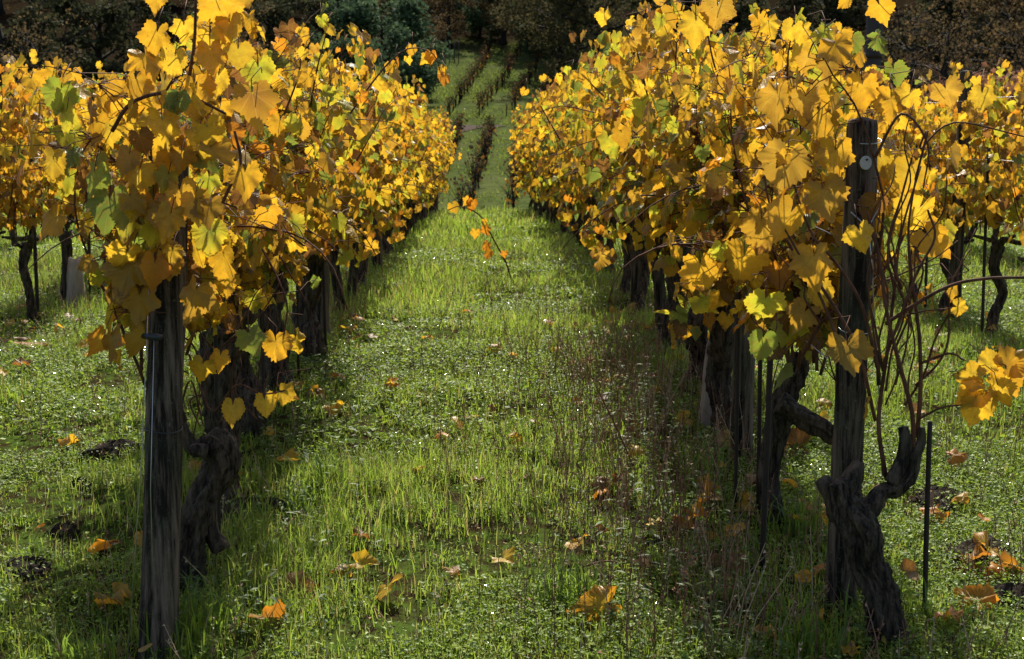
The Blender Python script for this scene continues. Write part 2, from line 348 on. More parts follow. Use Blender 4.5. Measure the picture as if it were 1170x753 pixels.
plant('green_shrub', 655, 126, .7, 'at the right edge of the far hillside vines')
for n_, (k, px, d, s) in enumerate([('dark_tree', 770, 120, .95), ('dark_tree', 860, 108, 1.), ('dark_tree', 935, 112, 1.05), ('bare_tree', 1030, 96, .95), ('dark_tree', 1085, 112, 1.05), ('bare_tree', 1085, 84, .9), ('brown_tree', 1150, 100, 1.1), ('bare_tree', 1165, 86, .9), ('brown_tree', 1240, 98, 1.1), ('dark_tree', 1330, 96, 1.)]):
    plant(k, px, d, s, f'{ordinal(n_ + 1)} from left, above right vine rows')
for n_, (px, d, s) in enumerate([(1010, 72, 1.1), (1058, 69, 1.25), (1105, 66, 1.35), (1150, 64, 1.5), (1200, 65, 1.5)]):
    plant('russet_shrub', px, d, s, f'{ordinal(n_ + 1)} from the left in the clump behind the right rows')
for n_, (k, px, d, s) in enumerate([('brown_tree', 472, 160, .8), ('brown_tree', 515, 170, .78), ('green_tree', 548, 176, .8), ('brown_tree', 575, 172, .85), ('dark_tree', 605, 168, .9), ('green_tree', 632, 160, 1.0), ('dark_tree', 660, 165, .9)]):
    plant(k, px, d, s, f'{ordinal(n_ + 1)} from left along the top of the hillside vines')
plant('oak_tree', 640, 150, .8, 'smaller one left of the broad oak', rz=4.)
rg = random.Random(5); n_ = 0
for px in range(-260, 1480, 46):
    n_ += 1
    plant(rg.choice(['dark_tree', 'brown_tree', 'dark_tree', 'green_tree', 'brown_tree']), px + rg.uniform(-15, 15), rg.uniform(188, 225), rg.uniform(1.0, 1.4), f'{ordinal(n_)} from left along the back of the wood')

# a dark pole behind the right rows
pl = thing('utility_pole', 'dark tall wooden pole rising behind the right vine rows', 'pole', (5.45, 20.6, gzf(5.45, 20.6) - .1))
MB().add(*tube([(0, 0, 0), (0, 0, 2), (.01, 0, 4.2), (0, .01, 6.5)], [.125, .118, .11, .1], 16, .03, 4, sub=4)).build('shaft', M['pole'], pl)
MB().add(*tube([(0, 0, 2.55), (0, 0, 2.62)], .135, 16)).build('band', M['stake'], pl)

# ------------------------------------------------------------------ grape leaves
_half = [(.03, -.03), (.06, -.15), (.13, -.27), (.20, -.27), (.27, -.33), (.35, -.27), (.42, -.27), (.45, -.18), (.53, -.15), (.53, -.05), (.61, .01), (.58, .09), (.66, .18), (.60, .24), (.62, .32), (.53, .36),
         (.49, .41), (.52, .50), (.45, .54), (.46, .63), (.37, .65), (.34, .74), (.25, .75), (.21, .84), (.12, .85), (.08, .93)]
_out = _half + [(0, 1.02)] + [(-x, y) for x, y in _half[::-1]]
def leaf_template(step):
    o = np.array(_out[::step] if step > 1 else _out); n = len(o)
    if step >= 5:
        o = np.array([(.05, -.1), (.25, -.29), (.50, -.16), (.63, .2), (.49, .4), (.42, .62), (0, 1.0), (-.42, .62), (-.49, .4), (-.63, .2), (-.50, -.16), (-.25, -.29), (-.05, -.1)]); n = len(o)
    c = np.array((0, .08)); inner = c + (o - c) * .52
    if step >= 5:
        P = np.vstack([o, c]); F = [(k, k + 1, n) for k in range(n - 1)]; e = np.r_[np.ones(n), 0]
    else:
        P = np.vstack([o, inner, c]); F = []
        for k in range(n - 1): F += [(k, k + 1, n + k + 1), (k, n + k + 1, n + k), (n + k, n + k + 1, 2 * n)]
        e = np.r_[np.ones(n), np.full(n, .5), 0]
    return P, np.array(F), e
LT = {'hi': leaf_template(1), 'mid': leaf_template(3), 'lo': leaf_template(5)}
def leaf_batch(pos, tip, nrm, size, c1, c2, rg, lod='hi', curl=1.0):
    P, F, e = LT[lod]; n = len(pos); m_ = len(P); x = P[:, 0][None]; y = P[:, 1][None]
    t = unit(tip); s = unit(np.cross(t, nrm)); nn = np.cross(s, t)
    k = lambda a, b: rg.uniform(a, b, (n, 1)) * curl
    z = -k(-.05, .35) * (y - .1) ** 2 * np.sign(y) + k(-.42, .45) * np.abs(x) - k(-.1, .6) * x * x + k(.0, .17) * np.sin(9 * x + 7 * y + rg.random((n, 1)) * 6.28) * e[None] + k(-.2, .2) * x * y
    sx = rg.uniform(.85, 1.12, (n, 1))
    phi = np.arctan2(x, y - .08); lob = 1 + e[None] * (rg.uniform(-.02, .15, (n, 1)) * np.cos(5.4 * phi) * (np.abs(phi) < 2.6) + rg.normal(0, .035, (n, m_)) * (e[None] > .9) + rg.uniform(-.1, .1, (n, 1)) * np.sin(phi + rg.random((n, 1)) * 6.28))
    lx, ly = x * lob, .08 + (y - .08) * lob
    V = pos[:, None] + size[:, None, None] * ((lx * sx)[..., None] * s[:, None] + ly[..., None] * t[:, None] + z[..., None] * nn[:, None])
    fc = np.clip(e[None, :, None] * rg.uniform(.6, 1.3, (n, 1, 1)), 0, 1); col = c1[:, None] * (1 - fc) + c2[:, None] * fc
    luv = np.stack([np.repeat(x, n, 0), np.repeat(y, n, 0), np.repeat(rg.random((n, 1)), m_, 1)], -1)
    return V.reshape(-1, 3), (F[None] + (np.arange(n) * m_)[:, None, None]).reshape(-1, 3), np.concatenate([col, np.ones((n, m_, 1))], -1).reshape(-1, 4), luv.reshape(-1, 3)
PAL = dict(gold=((.62, .365, .018), (.58, .30, .015)), yellow=((.68, .465, .028), (.66, .395, .018)), ygreen=((.29, .36, .025), (.54, .44, .025)), green=((.10, .165, .025), (.18, .25, .03)),
           ochre=((.46, .28, .028), (.42, .225, .018)), brown=((.22, .10, .022), (.15, .06, .015)), orange=((.62, .255, .012), (.52, .185, .010)))
def leaf_colours(n, rg, green=.2, brown=.1):
    names = list(PAL); w_ = np.array([.33, .24, .70 * green, .32 * green, .20, brown, .07]); w_ /= w_.sum()
    k = rg.choice(len(names), n, p=w_); a = np.array([PAL[q][0] for q in names]); b = np.array([PAL[q][1] for q in names])
    v = rg.uniform(.8, 1.12, (n, 1)); return np.clip(a[k] * v, 0, .9), np.clip(b[k] * v, 0, .9)

# ------------------------------------------------------------------ grapevines
def grow(seed, H=1.85, n_canes=11, zlow=.62, extra=1.2, wide=1.0, trunk_pts=None, head=.66, side_bias=0., yspan=.48, n_low=0):
    rg = np.random.default_rng(seed); canes = []; L = []
    for c_ in range(n_canes):
        y0 = rg.uniform(-yspan, yspan); p = np.array((rg.normal(0, .04), y0, head + rg.uniform(.02, .16))); d = unit(np.array((rg.normal(0, .28), rg.normal(0, .22), 1)))
        droop = rg.random() < .3; side = rg.choice((-1, 1)); pts = [p]; n = int(rg.integers(13, 20)); st = .074 * H / 1.85
        for i in range(n):
            d = d + rg.normal(0, .11, 3); d[0] -= p[0] * .3
            if droop and i > 4: d[2] -= .17; d[0] += side * .16 * wide
            elif p[2] > H * .86: d[2] -= .13; d[0] += side * .05
            if p[2] < zlow and d[2] < 0: break
            d = unit(d); p = p + d * st; pts.append(p)
            if i < 1: continue
            sg = (1 if (i + c_) % 2 else -1); o = unit(np.array((sg * rg.uniform(.5, 1) * wide, rg.normal(0, .6), 0)))
            pet = o * rg.uniform(.05, .11) + (0, 0, rg.uniform(-.01, .05))
            L.append((p, p + pet, o, rg.uniform(.055, .097) * (1 - .35 * i / n)))
            for e_ in range(rg.poisson(extra)):
                o = unit(np.array((rg.normal(0, 1) + side_bias, rg.normal(0, .8), 0))); L.append((p, p + o * rg.uniform(.05, .2) * (.6 + .6 * wide) + (0, 0, rg.normal(0, .06)), o, rg.uniform(.042, .088)))
        canes.append(np.array(pts))
    for c_ in range(n_low):
        p = np.array((0, rg.uniform(-yspan, yspan), head + rg.uniform(.1, .35))); side = 1 if c_ % 2 else -1; d = unit(np.array((side * rg.uniform(.5, 1), rg.normal(0, .6), rg.uniform(-.1, .5)))); pts = [p]
        for i in range(int(rg.integers(6, 11))):
            d = unit(d + rg.normal(0, .15, 3) + (0, 0, -.2)); d[0] -= p[0] * .5; p = p + d * .062; pts.append(p)
            for e_ in range(1 + rg.poisson(.9)):
                o = unit(np.array((rg.normal(0, 1) + side * .6, rg.normal(0, .8), 0))); L.append((p, p + o * rg.uniform(.03, .11) + (0, 0, rg.normal(-.02, .04)), o, rg.uniform(.05, .09)))
        canes.append(np.array(pts))
    keep = [l for l in L if l[1][2] > (zlow if not n_low else .36) + rg.uniform(-.08, .2) and abs(l[1][0]) < .40 * wide + rg.exponential(.09)]
    A = np.array([l[0] for l in keep]); P = np.array([l[1] for l in keep]); O = np.array([l[2] for l in keep]); sz = np.array([l[3] for l in keep]); n = len(P)
    nrm = unit(O * .8 + np.c_[np.zeros((n, 2)), rg.uniform(-.2, .7, n)] + rg.normal(0, .36, (n, 3))); tip = unit(O * .25 + np.array((0, 0, -.9)) + rg.normal(0, .38, (n, 3)))
    return dict(canes=canes, A=A, P=P, O=O, sz=sz, nrm=nrm, tip=tip, rg=rg)
def trunk_mesh(seed, head=.68, r=.033, thick=1.0):
    rg = np.random.default_rng(seed); b = MB(); lean = rg.normal(0, .07, 2); k = rg.normal(0, .03, (5, 2))
    P = np.array([(lean[0] * t + k[i][0] * math.sin(3.1 * t), lean[1] * t + k[i][1] * math.sin(3.1 * t), -.06 + (head + .06) * t) for i, t in enumerate(np.linspace(0, 1, 5))]); P[-1][:2] *= .4
    rr = r * thick * np.array((1.35, 1.0, .95, 1.0, 1.25)); b.add(*tube(P, rr, 32, .36, seed, sub=14))
    for s in (-1, 1):
        q = [P[-1] + (0, 0, -.05), P[-1] + (rg.normal(0, .04), s * .12, rg.uniform(-.03, .08)), P[-1] + (rg.normal(0, .05), s * .28, rg.uniform(.0, .1)), P[-1] + (rg.normal(0, .04), s * .42, rg.uniform(.05, .14))]
        b.add(*tube(q, np.array((.9, .7, .5, .3)) * r * thick, 10, .25, seed + 5 + s, sub=5))
    for _ in range(3):
        q0 = P[-1] + rg.normal(0, .03, 3); d = unit(np.array((rg.normal(0, .6), rg.normal(0, .8), rg.uniform(.2, 1)))); b.add(*tube([q0, q0 + d * .06, q0 + d * .12], np.array((.6, .5, .42)) * r * thick, 8, .2, seed + _))
    return b
def foliage(g, lod, green, brown, mat, parent, with_canes, petioles):
    rg = g['rg']; n = len(g['P']); c1, c2 = leaf_colours(n, rg, green, brown); V, F, col, luv = leaf_batch(g['P'], g['tip'], g['nrm'], g['sz'], c1, c2, rg, lod)
    b = MB(); b.add(V, [F], col=col, luv=luv); nf = len(F); ex = 0
    def stem(q, r, sides):
        nonlocal ex
        v, f = tube(q, r, sides, caps=False); b.add(v, [f[0]], col=np.tile((.2, .1, .03, 1), (len(v), 1)), luv=np.zeros((len(v), 3))); ex += len(f[0])
    if petioles:
        for a, p in zip(g['A'], g['P']): stem(np.array([a, (a + p) / 2 + (0, 0, .012), p]), [.0022, .0018, .0015], 3)
    if with_canes:
        for c_ in g['canes']: stem(c_[::2] if len(c_) > 4 else c_, np.linspace(.0055, .002, len(c_[::2] if len(c_) > 4 else c_)), 4)
    mi = np.r_[np.ones(ex, int), np.zeros(nf, int)]          # quads come first in the mesh
    return b.build('foliage', [mat, M['cane']], parent, mi=mi)
def prototype(seed, lod, H, green, brown, extra, wide=1.0, n_canes=11, n_low=3):
    root = bpy.data.objects.new('grapevine', None); C.objects.link(root)
    g = grow(seed, H, n_canes + 1, .42 if n_low else .66, extra=extra, wide=wide, head=.6 if n_low else .7, n_low=n_low); trunk_mesh(seed).build('trunk', M['bark'], root)
    foliage(g, lod, green, brown, M['leaf'] if lod != 'lo' else M['leaf_far'], root, True, False)
    return root
protos = {'mid': [prototype(101 + k, 'mid', 1.86 + .05 * (k % 3), [.45, .55, .3, .35, .2][k], 0.12, 2.4, .9, 11, (2, 4, 3, 0, 0)[k]) for k in range(5)],
          'lo': [prototype(201 + k, 'lo', 1.84 + .05 * (k % 2), [.22, .35, .15][k], 0.12, 2.1, .85) for k in range(3)]}
pused = set(); vr = random.Random(3)
ROWS = [('left', 1, -1.12), ('right', 1, 1.13), ('left', 2, -3.32), ('right', 2, 3.33), ('left', 3, -5.5), ('right', 3, 5.5)]
rowname = {('left', 1): 'in the row left of the grass path', ('right', 1): 'in the row right of the grass path', ('left', 2): 'in the second row left of the path', ('right', 2): 'in the second row right of the path',
           ('left', 3): 'in the third row left of the path', ('right', 3): 'in the third row right of the path'}
rowgroup = {k: 'grapevines ' + v for k, v in rowname.items()}
def vine_label(k, side, row): return f'golden leaved grapevine, {ordinal(k)} from the camera {rowname[(side, row)]}'
HERO = 5                                                     # vines of the two middle rows with leaves of their own
hero = {}
for side, row, rx in ROWS:
    k = 0; y = {1: 4.95, 2: 8.3, 3: 12.5}[row] + (.12 if side == 'right' else 0)
    while y < 28.6:
        k += 1; x = rx + vr.uniform(-.05, .05) - (.33 * max(0, y - 12) / 16 if (side, row) == ('right', 1) else 0); loc = (x, y, gzf(x, y)); lab = vine_label(k, side, row)
        sc = vr.uniform(.90, 1.09) * {('left', 1): .92, ('right', 1): 1.0, ('left', 2): .85, ('right', 2): .84}.get((side, row), .84)
        if row == 1 and k <= HERO:
            hero[(side, k)] = (loc, lab)
        else:
            src = vr.choice((protos['mid'][:3] if row == 1 else protos['mid'][3:]) if y < 15.5 else protos['lo']); rz = vr.choice((0, math.pi)) + vr.uniform(-.12, .12)
            if src.name not in pused:
                pused.add(src.name); src.location = loc; src.rotation_euler = (0, 0, rz); src.scale = (sc,) * 3; tag(src, lab, 'grapevine', rowgroup[(side, row)])
            else: copy_thing(src, loc, rz, sc, lab, rowgroup[(side, row)], 'grapevine')
        y += .93 + vr.uniform(-.06, .06)
def ppts(L, d): return [at(q[0], q[1], q[2] if len(q) > 2 else d) for q in L]
def local(P, o): return np.array(P) - np.array(o)
hroot = {}; hg = np.random.default_rng(4)
for (side, k), (loc, lab) in hero.items():
    root = thing('grapevine', lab, 'grapevine', loc, 0, rowgroup[(side, 1)]); hroot[(side, k)] = root
    H = {('left', 1): 1.66, ('left', 2): 1.58, ('left', 3): 1.70, ('right', 1): 1.68, ('right', 2): 1.76, ('right', 3): 1.86}.get((side, k), 1.72 if side == 'left' else 1.92)
    zl = {('left', 1): .86, ('right', 1): .72, ('right', 2): .70}.get((side, k), .62)
    g = grow(300 + k * 7 + (50 if side == 'right' else 0), H, 15, zl, 2.4, 1.0 if side == 'left' else 1.12, head=.72, yspan=.42 if k > 1 else .36, n_low=0 if k < 3 else 3)
    if side == 'left' and k == 1:                             # the row end is open on the lower left
        ok = ~((g['P'][:, 0] < -.13) & (g['P'][:, 2] < 1.28))
        for q in ('A', 'P', 'O', 'sz', 'nrm', 'tip'): g[q] = g[q][ok]
    if side == 'right' and k == 1:                            # keep the post's right side clear of leaves
        ok = ~((g['P'][:, 1] < -.18) & (g['P'][:, 0] > -.06))
        for q in ('A', 'P', 'O', 'sz', 'nrm', 'tip'): g[q] = g[q][ok]
    if side == 'left' and k == 1:                             # leaves hanging over the top of the end post
        n_ = 46; q = local([at(hg.uniform(140, 245), hg.uniform(95, 305), hg.uniform(4.16, 4.34)) for _ in range(n_)], loc); o_ = np.c_[hg.normal(0, .5, n_), -np.ones(n_), np.zeros(n_)]
        for k_, v_ in dict(A=q + (0, .09, .05), P=q, O=o_, sz=hg.uniform(.05, .092, n_), nrm=unit(o_ + hg.normal(0, .4, (n_, 3)) + (0, 0, .3)), tip=unit(np.array((0, 0, -1.)) + hg.normal(0, .4, (n_, 3)))).items(): g[k_] = np.concatenate([g[k_], v_])
    foliage(g, 'hi' if k <= 3 else 'mid', {('left', 1): .22, ('left', 2): .35, ('left', 3): .6, ('left', 4): .7, ('left', 5): .6, ('right', 1): .2}.get((side, k), .4), .13, M['leaf'], root, False, k <= 3)
    for c_ in g['canes']: MB().add(*tube(c_, np.linspace(.0062, .002, len(c_)), 6)).build('cane', M['cane'], root)
    b = MB()
    if (side, k) == ('left', 1):
        o = loc; b.add(*tube(local(ppts([(214, 668), (218, 630), (226, 590), (240, 556), (252, 528), (246, 508), (236, 500)], 4.9), o), [.046, .040, .040, .046, .052, .050, .03], 52, .4, 5, sub=14))
        b.add(*tube(local(ppts([(236, 505), (222, 512), (212, 498), (206, 478), (200, 440)], 4.88), o), [.03, .026, .022, .018, .012], 10, .2, 6, sub=4))
        b.add(*tube(local(ppts([(248, 505), (252, 488), (246, 470), (262, 430), (276, 380)], 4.95), o), [.034, .024, .018, .014, .01], 10, .2, 7, sub=4))
        b.add(*tube(local(ppts([(236, 560), (240, 600), (252, 628)], 4.95), o), [.03, .03, .034], 10, .25, 8, sub=4))
        b.add(*tube(local(ppts([(238, 516), (226, 514), (219, 516)], 4.84), o), [.026, .024, .023], 10, .1, 9, sub=4))
    elif (side, k) == ('right', 1):
        o = loc; b.add(*tube(local(ppts([(1016, 766), (1012, 722), (1006, 676), (988, 640), (984, 606), (966, 580), (956, 550)], 4.4), o), [.064, .050, .044, .044, .050, .050, .034], 60, .42, 15, sub=18))
        b.add(*tube(local(ppts([(975, 590, 4.42), (992, 582, 4.45), (1008, 562, 4.47), (1024, 556, 4.47), (1040, 540, 4.47), (1044, 522, 4.47), (1052, 505, 4.47), (1052, 488, 4.47)], 4.4), o), [.04, .028, .021, .022, .018, .017, .012, .009], 32, .42, 16, sub=10))
        b.add(*tube(local(ppts([(1018, 552, 4.46), (1030, 525, 4.47), (1034, 505, 4.47), (1032, 488, 4.48)], 4.4), o), [.022, .021, .02, .017], 28, .2, 17, sub=10))
        b.add(*tube(local(ppts([(962, 572), (948, 562), (938, 548)], 4.43), o), [.036, .03, .024], 10, .25, 18, sub=4))
        b.add(*tube(local(ppts([(968, 560), (978, 542), (982, 528)], 4.42), o), [.034, .028, .016], 10, .25, 19, sub=4))
    elif (side, k) == ('right', 2):
        o = loc; b.add(*tube(local(ppts([(890, 640), (884, 590), (880, 540), (886, 490), (896, 458), (908, 428), (914, 404)], 5.5), o), [.045, .038, .036, .040, .042, .036, .026], 44, .42, 25, sub=12))
        b.add(*tube(local(ppts([(890, 462), (915, 474), (938, 486), (958, 500), (976, 492)], 5.4), o), [.036, .034, .03, .026, .018], 40, .4, 26, sub=12))
        b.add(*tube(local(ppts([(912, 420), (930, 395), (936, 360)], 5.5), o), [.03, .02, .012], 10, .2, 27, sub=4))
    elif (side, k) == ('left', 2):
        b = trunk_mesh(402, .72, .055, 1.1); o = loc
    else: b = trunk_mesh(400 + k * 3 + (50 if side == 'right' else 0), .7, .054, 1.1)
    b.build('trunk', M['bark'], root)

# long bare canes and leaves of the front vines that stand out on their own
def cane(key, pts, r0=.0065, r1=.003, d=4.5):
    root = hroot[key]; P = local(ppts(pts, d), root.location); n = len(P); rr = np.linspace(r0, r1, n)
    MB().add(*tube(P, rr, 8, .06, 3, sub=5)).build('cane', M['cane'], root)
Rk, Lk = ('right', 1), ('left', 1)
cane(Rk, [(1048, 500, 4.47), (1052, 440, 4.47), (1050, 380, 4.48), (1042, 320, 4.5), (1038, 262, 4.52), (1046, 205, 4.55)], .008, .003)
cane(Rk, [(1044, 515, 4.47), (1042, 470, 4.45), (1026, 410, 4.44), (1012, 350, 4.42), (1004, 290, 4.42), (990, 240, 4.44)], .0085, .0035)
cane(Rk, [(1012, 545, 4.5), (1004, 480, 4.5), (1014, 400, 4.52), (1022, 330, 4.54), (1030, 265, 4.56), (1052, 190, 4.6)], .008, .003)
cane(Rk, [(1000, 480, 4.42), (980, 400, 4.38), (940, 330, 4.36), (905, 285, 4.36), (880, 235, 4.38), (872, 190, 4.4)], .006, .003)
cane(Rk, [(1005, 430, 4.4), (985, 350, 4.36), (955, 300, 4.34), (925, 262, 4.34), (893, 165, 4.35)], .006, .0028)
cane(Rk, [(960, 395, 4.3), (940, 345, 4.3), (918, 300, 4.3), (890, 250, 4.3)], .005, .0025)
cane(Rk, [(1012, 370, 4.46), (1050, 345, 4.4), (1090, 325, 4.35), (1130, 318, 4.3), (1172, 317, 4.25)], .0065, .0045)
cane(Rk, [(1008, 420, 4.46), (1045, 318, 4.4), (1068, 272, 4.4), (1060, 240, 4.4)], .0048, .0035)
cane(Rk, [(1052, 415, 4.46), (1085, 404, 4.42), (1102, 412, 4.4)], .0045, .003)
cane(Rk, [(1048, 480, 4.46), (1075, 466, 4.42), (1100, 462, 4.4), (1116, 452, 4.38)], .004, .0025)
cane(Rk, [(1035, 360, 4.46), (1060, 355, 4.43), (1092, 352, 4.41)], .003, .002)
cane(Rk, [(1000, 180, 4.5), (1030, 130, 4.48), (1060, 165, 4.46), (1055, 215, 4.46)], .005, .0025)
cane(Rk, [(1046, 205, 4.55), (1060, 150, 4.55), (1052, 170, 4.6), (1090, 140, 4.6), (1170, 156, 4.6)], .004, .0025)
cane(Rk, [(1030, 330, 4.48), (1015, 280, 4.46), (1030, 225, 4.44), (1042, 180, 4.44)], .005, .003)
cane(Lk, [(178, 330, 4.3), (176, 250, 4.3), (172, 160, 4.3)], .005, .003)
cane(Lk, [(128, 150, 4.35), (150, 118, 4.33), (190, 106, 4.32), (225, 114, 4.32), (258, 130, 4.34)], .0065, .004)
cane(Lk, [(248, 245, 4.3), (262, 215, 4.3), (275, 185, 4.3), (268, 150, 4.32)], .0055, .004)
cane(Lk, [(214, 100, 4.4), (222, 50, 4.4), (224, -10, 4.4)], .006, .004)
cane(Lk, [(300, 285, 4.6), (318, 320, 4.55), (328, 350, 4.55), (324, 385, 4.55)], .004, .0025)
cane(Lk, [(216, 405, 4.75), (230, 445, 4.7), (244, 470, 4.65), (270, 440, 4.6), (300, 450, 4.6), (330, 445, 4.6)], .004, .0025)
cane(Lk, [(205, 470, 4.7), (218, 435, 4.7), (232, 485, 4.72)], .004, .0025)
tg_ = np.random.default_rng(12)
for q in range(15):
    x0, y0 = tg_.uniform(1000, 1046), tg_.uniform(330, 470); pts = [(x0, y0, 4.48)]; dx = tg_.normal(0, 9)
    for k in range(5): pts.append((pts[-1][0] + dx + tg_.normal(0, 9), pts[-1][1] - tg_.uniform(24, 48), pts[-1][2] + tg_.normal(0, .03)))
    cane(Rk, pts, tg_.uniform(.0026, .0045), .0016)
for q in range(9):
    x0, y0 = tg_.uniform(870, 975), tg_.uniform(350, 470); pts = [(x0, y0, 4.62)]; dx = tg_.normal(6, 12)
    for k in range(4): pts.append((pts[-1][0] + dx + tg_.normal(0, 8), pts[-1][1] - tg_.uniform(10, 32), pts[-1][2] + tg_.normal(0, .03)))
    cane(Rk, pts, tg_.uniform(.0022, .004), .0015)
for q in range(12):
    x0, y0 = tg_.uniform(205, 310), tg_.uniform(400, 500); pts = [(x0, y0, 4.75)]; dx = tg_.normal(2, 10)
    for k in range(4): pts.append((pts[-1][0] + dx + tg_.normal(0, 8), pts[-1][1] - tg_.uniform(12, 36), pts[-1][2] + tg_.normal(0, .03)))
    cane(Lk, pts, tg_.uniform(.0022, .004), .0015)
hrg = np.random.default_rng(77)
def leaf(key, px, py, d, wpx, ang=180, kind='gold', tilt=0, yaw=0, kind2=None, curl=1.):
    "one leaf: attachment pixel, width in pixels, tip direction in degrees from up (clockwise), colour"
    root = hroot[key]; p = local([at(px, py, d)], root.location); s = wpx / F_PX * d / 1.45; a = R(ang + hrg.normal(0, 10)); yaw += hrg.normal(0, 16); tilt += hrg.normal(0, 12)
    t = np.array([(math.sin(a), -math.sin(R(tilt)), math.cos(a))]); nn = np.array([(math.sin(R(yaw)), -math.cos(R(yaw)), .25)])
    c1 = np.array([PAL[kind][0]]); c2 = np.array([PAL[kind2 or kind][1]])
    V, F, col, luv = leaf_batch(p, t, nn, np.array([s]), c1, c2, hrg, 'hi', curl)
    b = MB().add(V, [F], col=col, luv=luv); q = p[0]; v, f = tube([q, q - t[0] * .02 + (0, .012, .02), q - t[0] * .03 + (hrg.normal(0, .02), .05, .045), q + (hrg.normal(0, .03), .10, .06)], [.0017, .0015, .0015, .0018], 5, caps=False)
    b.add(v, [f[0]], col=np.tile((.24, .10, .03, 1), (len(v), 1)), luv=np.zeros((len(v), 3))); b.build('leaf', [M['leaf'], M['cane']], root, mi=np.r_[np.ones(len(f[0]), int), np.zeros(len(F), int)])
for a in [(968, 392, 4.28, 60, 172, 'ochre', 10, 8), (875, 340, 4.3, 52, 190, 'ygreen', 0, 10), (872, 385, 4.3, 44, 176, 'ygreen', 0, -15, 'green'), (982, 262, 4.3, 40, 176, 'yellow', 0, 35), (990, 462, 4.36, 34, 184, 'ochre', 0, 60),
          (1052, 235, 4.9, 64, 200, 'yellow', 0, 10), (1060, 268, 4.88, 52, 150, 'gold', 0, -15), (1042, 190, 4.9, 50, 190, 'yellow', 0, 10), (930, 290, 4.3, 60, 178, 'gold', 5, 5), (905, 240, 4.3, 62, 200, 'gold', 5, 10), (940, 215, 4.32, 58, 170, 'ochre', 5, -10),
          (850, 290, 4.6, 62, 185, 'gold', 5, 5), (870, 250, 4.4, 62, 170, 'ochre', 5, 5), (900, 175, 4.3, 64, 190, 'ochre', 5, 10), (955, 170, 4.35, 55, 175, 'gold', 0, 0), (800, 300, 4.8, 54, 185, 'gold', 0, -10),
          (1116, 432, 4.38, 42, 285, 'yellow', 0, 25), (1118, 446, 4.38, 44, 235, 'gold', 0, 10), (1122, 452, 4.38, 56, 195, 'yellow', 20, 0), (1150, 418, 4.4, 46, 60, 'gold', 0, -20), (1150, 425, 4.42, 50, 165, 'gold', 0, -10), (1140, 440, 4.36, 40, 150, 'yellow', 0, -45), (1132, 420, 4.4, 34, 330, 'yellow', 0, 30),
          (1092, 350, 4.4, 24, 100, 'yellow', 0, -30), (1088, 330, 4.4, 22, 185, 'gold', 0, 20), (1004, 4, 4.6, 36, 170, 'gold', 0, 0), (795, 22, 5.0, 46, 185, 'yellow', 0, 0), (820, 5, 5.0, 44, 165, 'ochre', 0, 15), (888, 105, 4.7, 58, 180, 'ochre', 0, 0), (1040, 105, 4.6, 34, 190, 'yellow', 0, 0), (1080, 100, 4.6, 40, 170, 'ochre', 0, 0), (1122, 105, 4.6, 36, 185, 'yellow', 0, 0), (1000, 230, 4.52, 44, 200, 'brown', 0, 10), (1010, 318, 4.5, 30, 170, 'brown', 0, 40), (935, 125, 4.6, 56, 190, 'gold', 0, 0), (985, 95, 4.65, 50, 170, 'gold', 0, 0), (1018, 110, 4.6, 48, 175, 'gold', 0, 10)]:
    leaf(Rk, *a)
for a in [(128, 382, 4.3, 50, 195, 'ochre', 5, -62, 'orange'), (118, 385, 4.35, 40, 200, 'gold', 0, 40, 'orange'), (160, 335, 4.3, 52, 180, 'ochre', 5, 15), (150, 300, 4.3, 62, 190, 'ochre', 5, 10), (165, 385, 4.32, 44, 185, 'ochre', 5, 25),
          (266, 462, 4.6, 38, 190, 'yellow', 15, 5), (302, 455, 4.6, 34, 170, 'yellow', 5, -5), (322, 448, 4.6, 30, 110, 'yellow', 0, 5), (232, 415, 4.5, 36, 182, 'yellow', 0, 0), (315, 388, 4.55, 46, 170, 'gold', 0, -20), (338, 385, 4.58, 32, 160, 'yellow', 0, 20), (285, 382, 4.5, 38, 170, 'green', 10, 30), (252, 405, 4.5, 30, 175, 'gold', 0, 10),
          (70, 100, 4.4, 48, 190, 'ygreen', 0, 10, 'green'), (76, 128, 4.4, 38, 200, 'ygreen', 0, -10), (108, 195, 4.3, 46, 195, 'ygreen', 5, 0, 'green'), (125, 225, 4.3, 60, 200, 'green', 5, 10), (150, 235, 4.28, 56, 185, 'green', 5, -10, 'ygreen'), (185, 135, 4.25, 58, 175, 'yellow', 5, 0), (215, 165, 4.3, 46, 180, 'gold', 0, 0), (240, 260, 4.25, 54, 182, 'green', 5, 20, 'ygreen'), (225, 330, 4.3, 60, 185, 'ochre', 5, 0), (255, 290, 4.3, 52, 175, 'gold', 0, 0), (205, 215, 4.25, 56, 185, 'gold', 0, 10), (280, 195, 4.3, 48, 175, 'gold', 0, 10), (288, 105, 4.3, 56, 175, 'brown', 0, -10, 'ochre'), (180, 35, 4.4, 46, 190, 'gold', 0, 10), (210, 28, 4.4, 30, 180, 'yellow', 0, 0), (250, -2, 4.4, 60, 170, 'gold', 0, 0), (240, 40, 4.4, 42, 175, 'yellow', 0, 0), (240, 55, 4.38, 44, 185, 'gold', 0, 0), (165, 60, 4.4, 46, 190, 'gold', 0, 10), (295, 75, 4.5, 46, 180, 'ygreen', 0, 0), (178, -8, 4.4, 34, 180, 'gold', 0, 0), (200, 62, 4.38, 44, 180, 'yellow', 0, 0), (262, 25, 4.42, 46, 180, 'gold', 0, 0), (272, 55, 4.42, 36, 170, 'yellow', 0, 0), (155, 90, 4.38, 44, 185, 'gold', 0, 0), (222, 95, 4.36, 46, 175, 'gold', 0, 0), (250, 85, 4.4, 40, 185, 'yellow', 0, 0)]:
    leaf(Lk, *a)

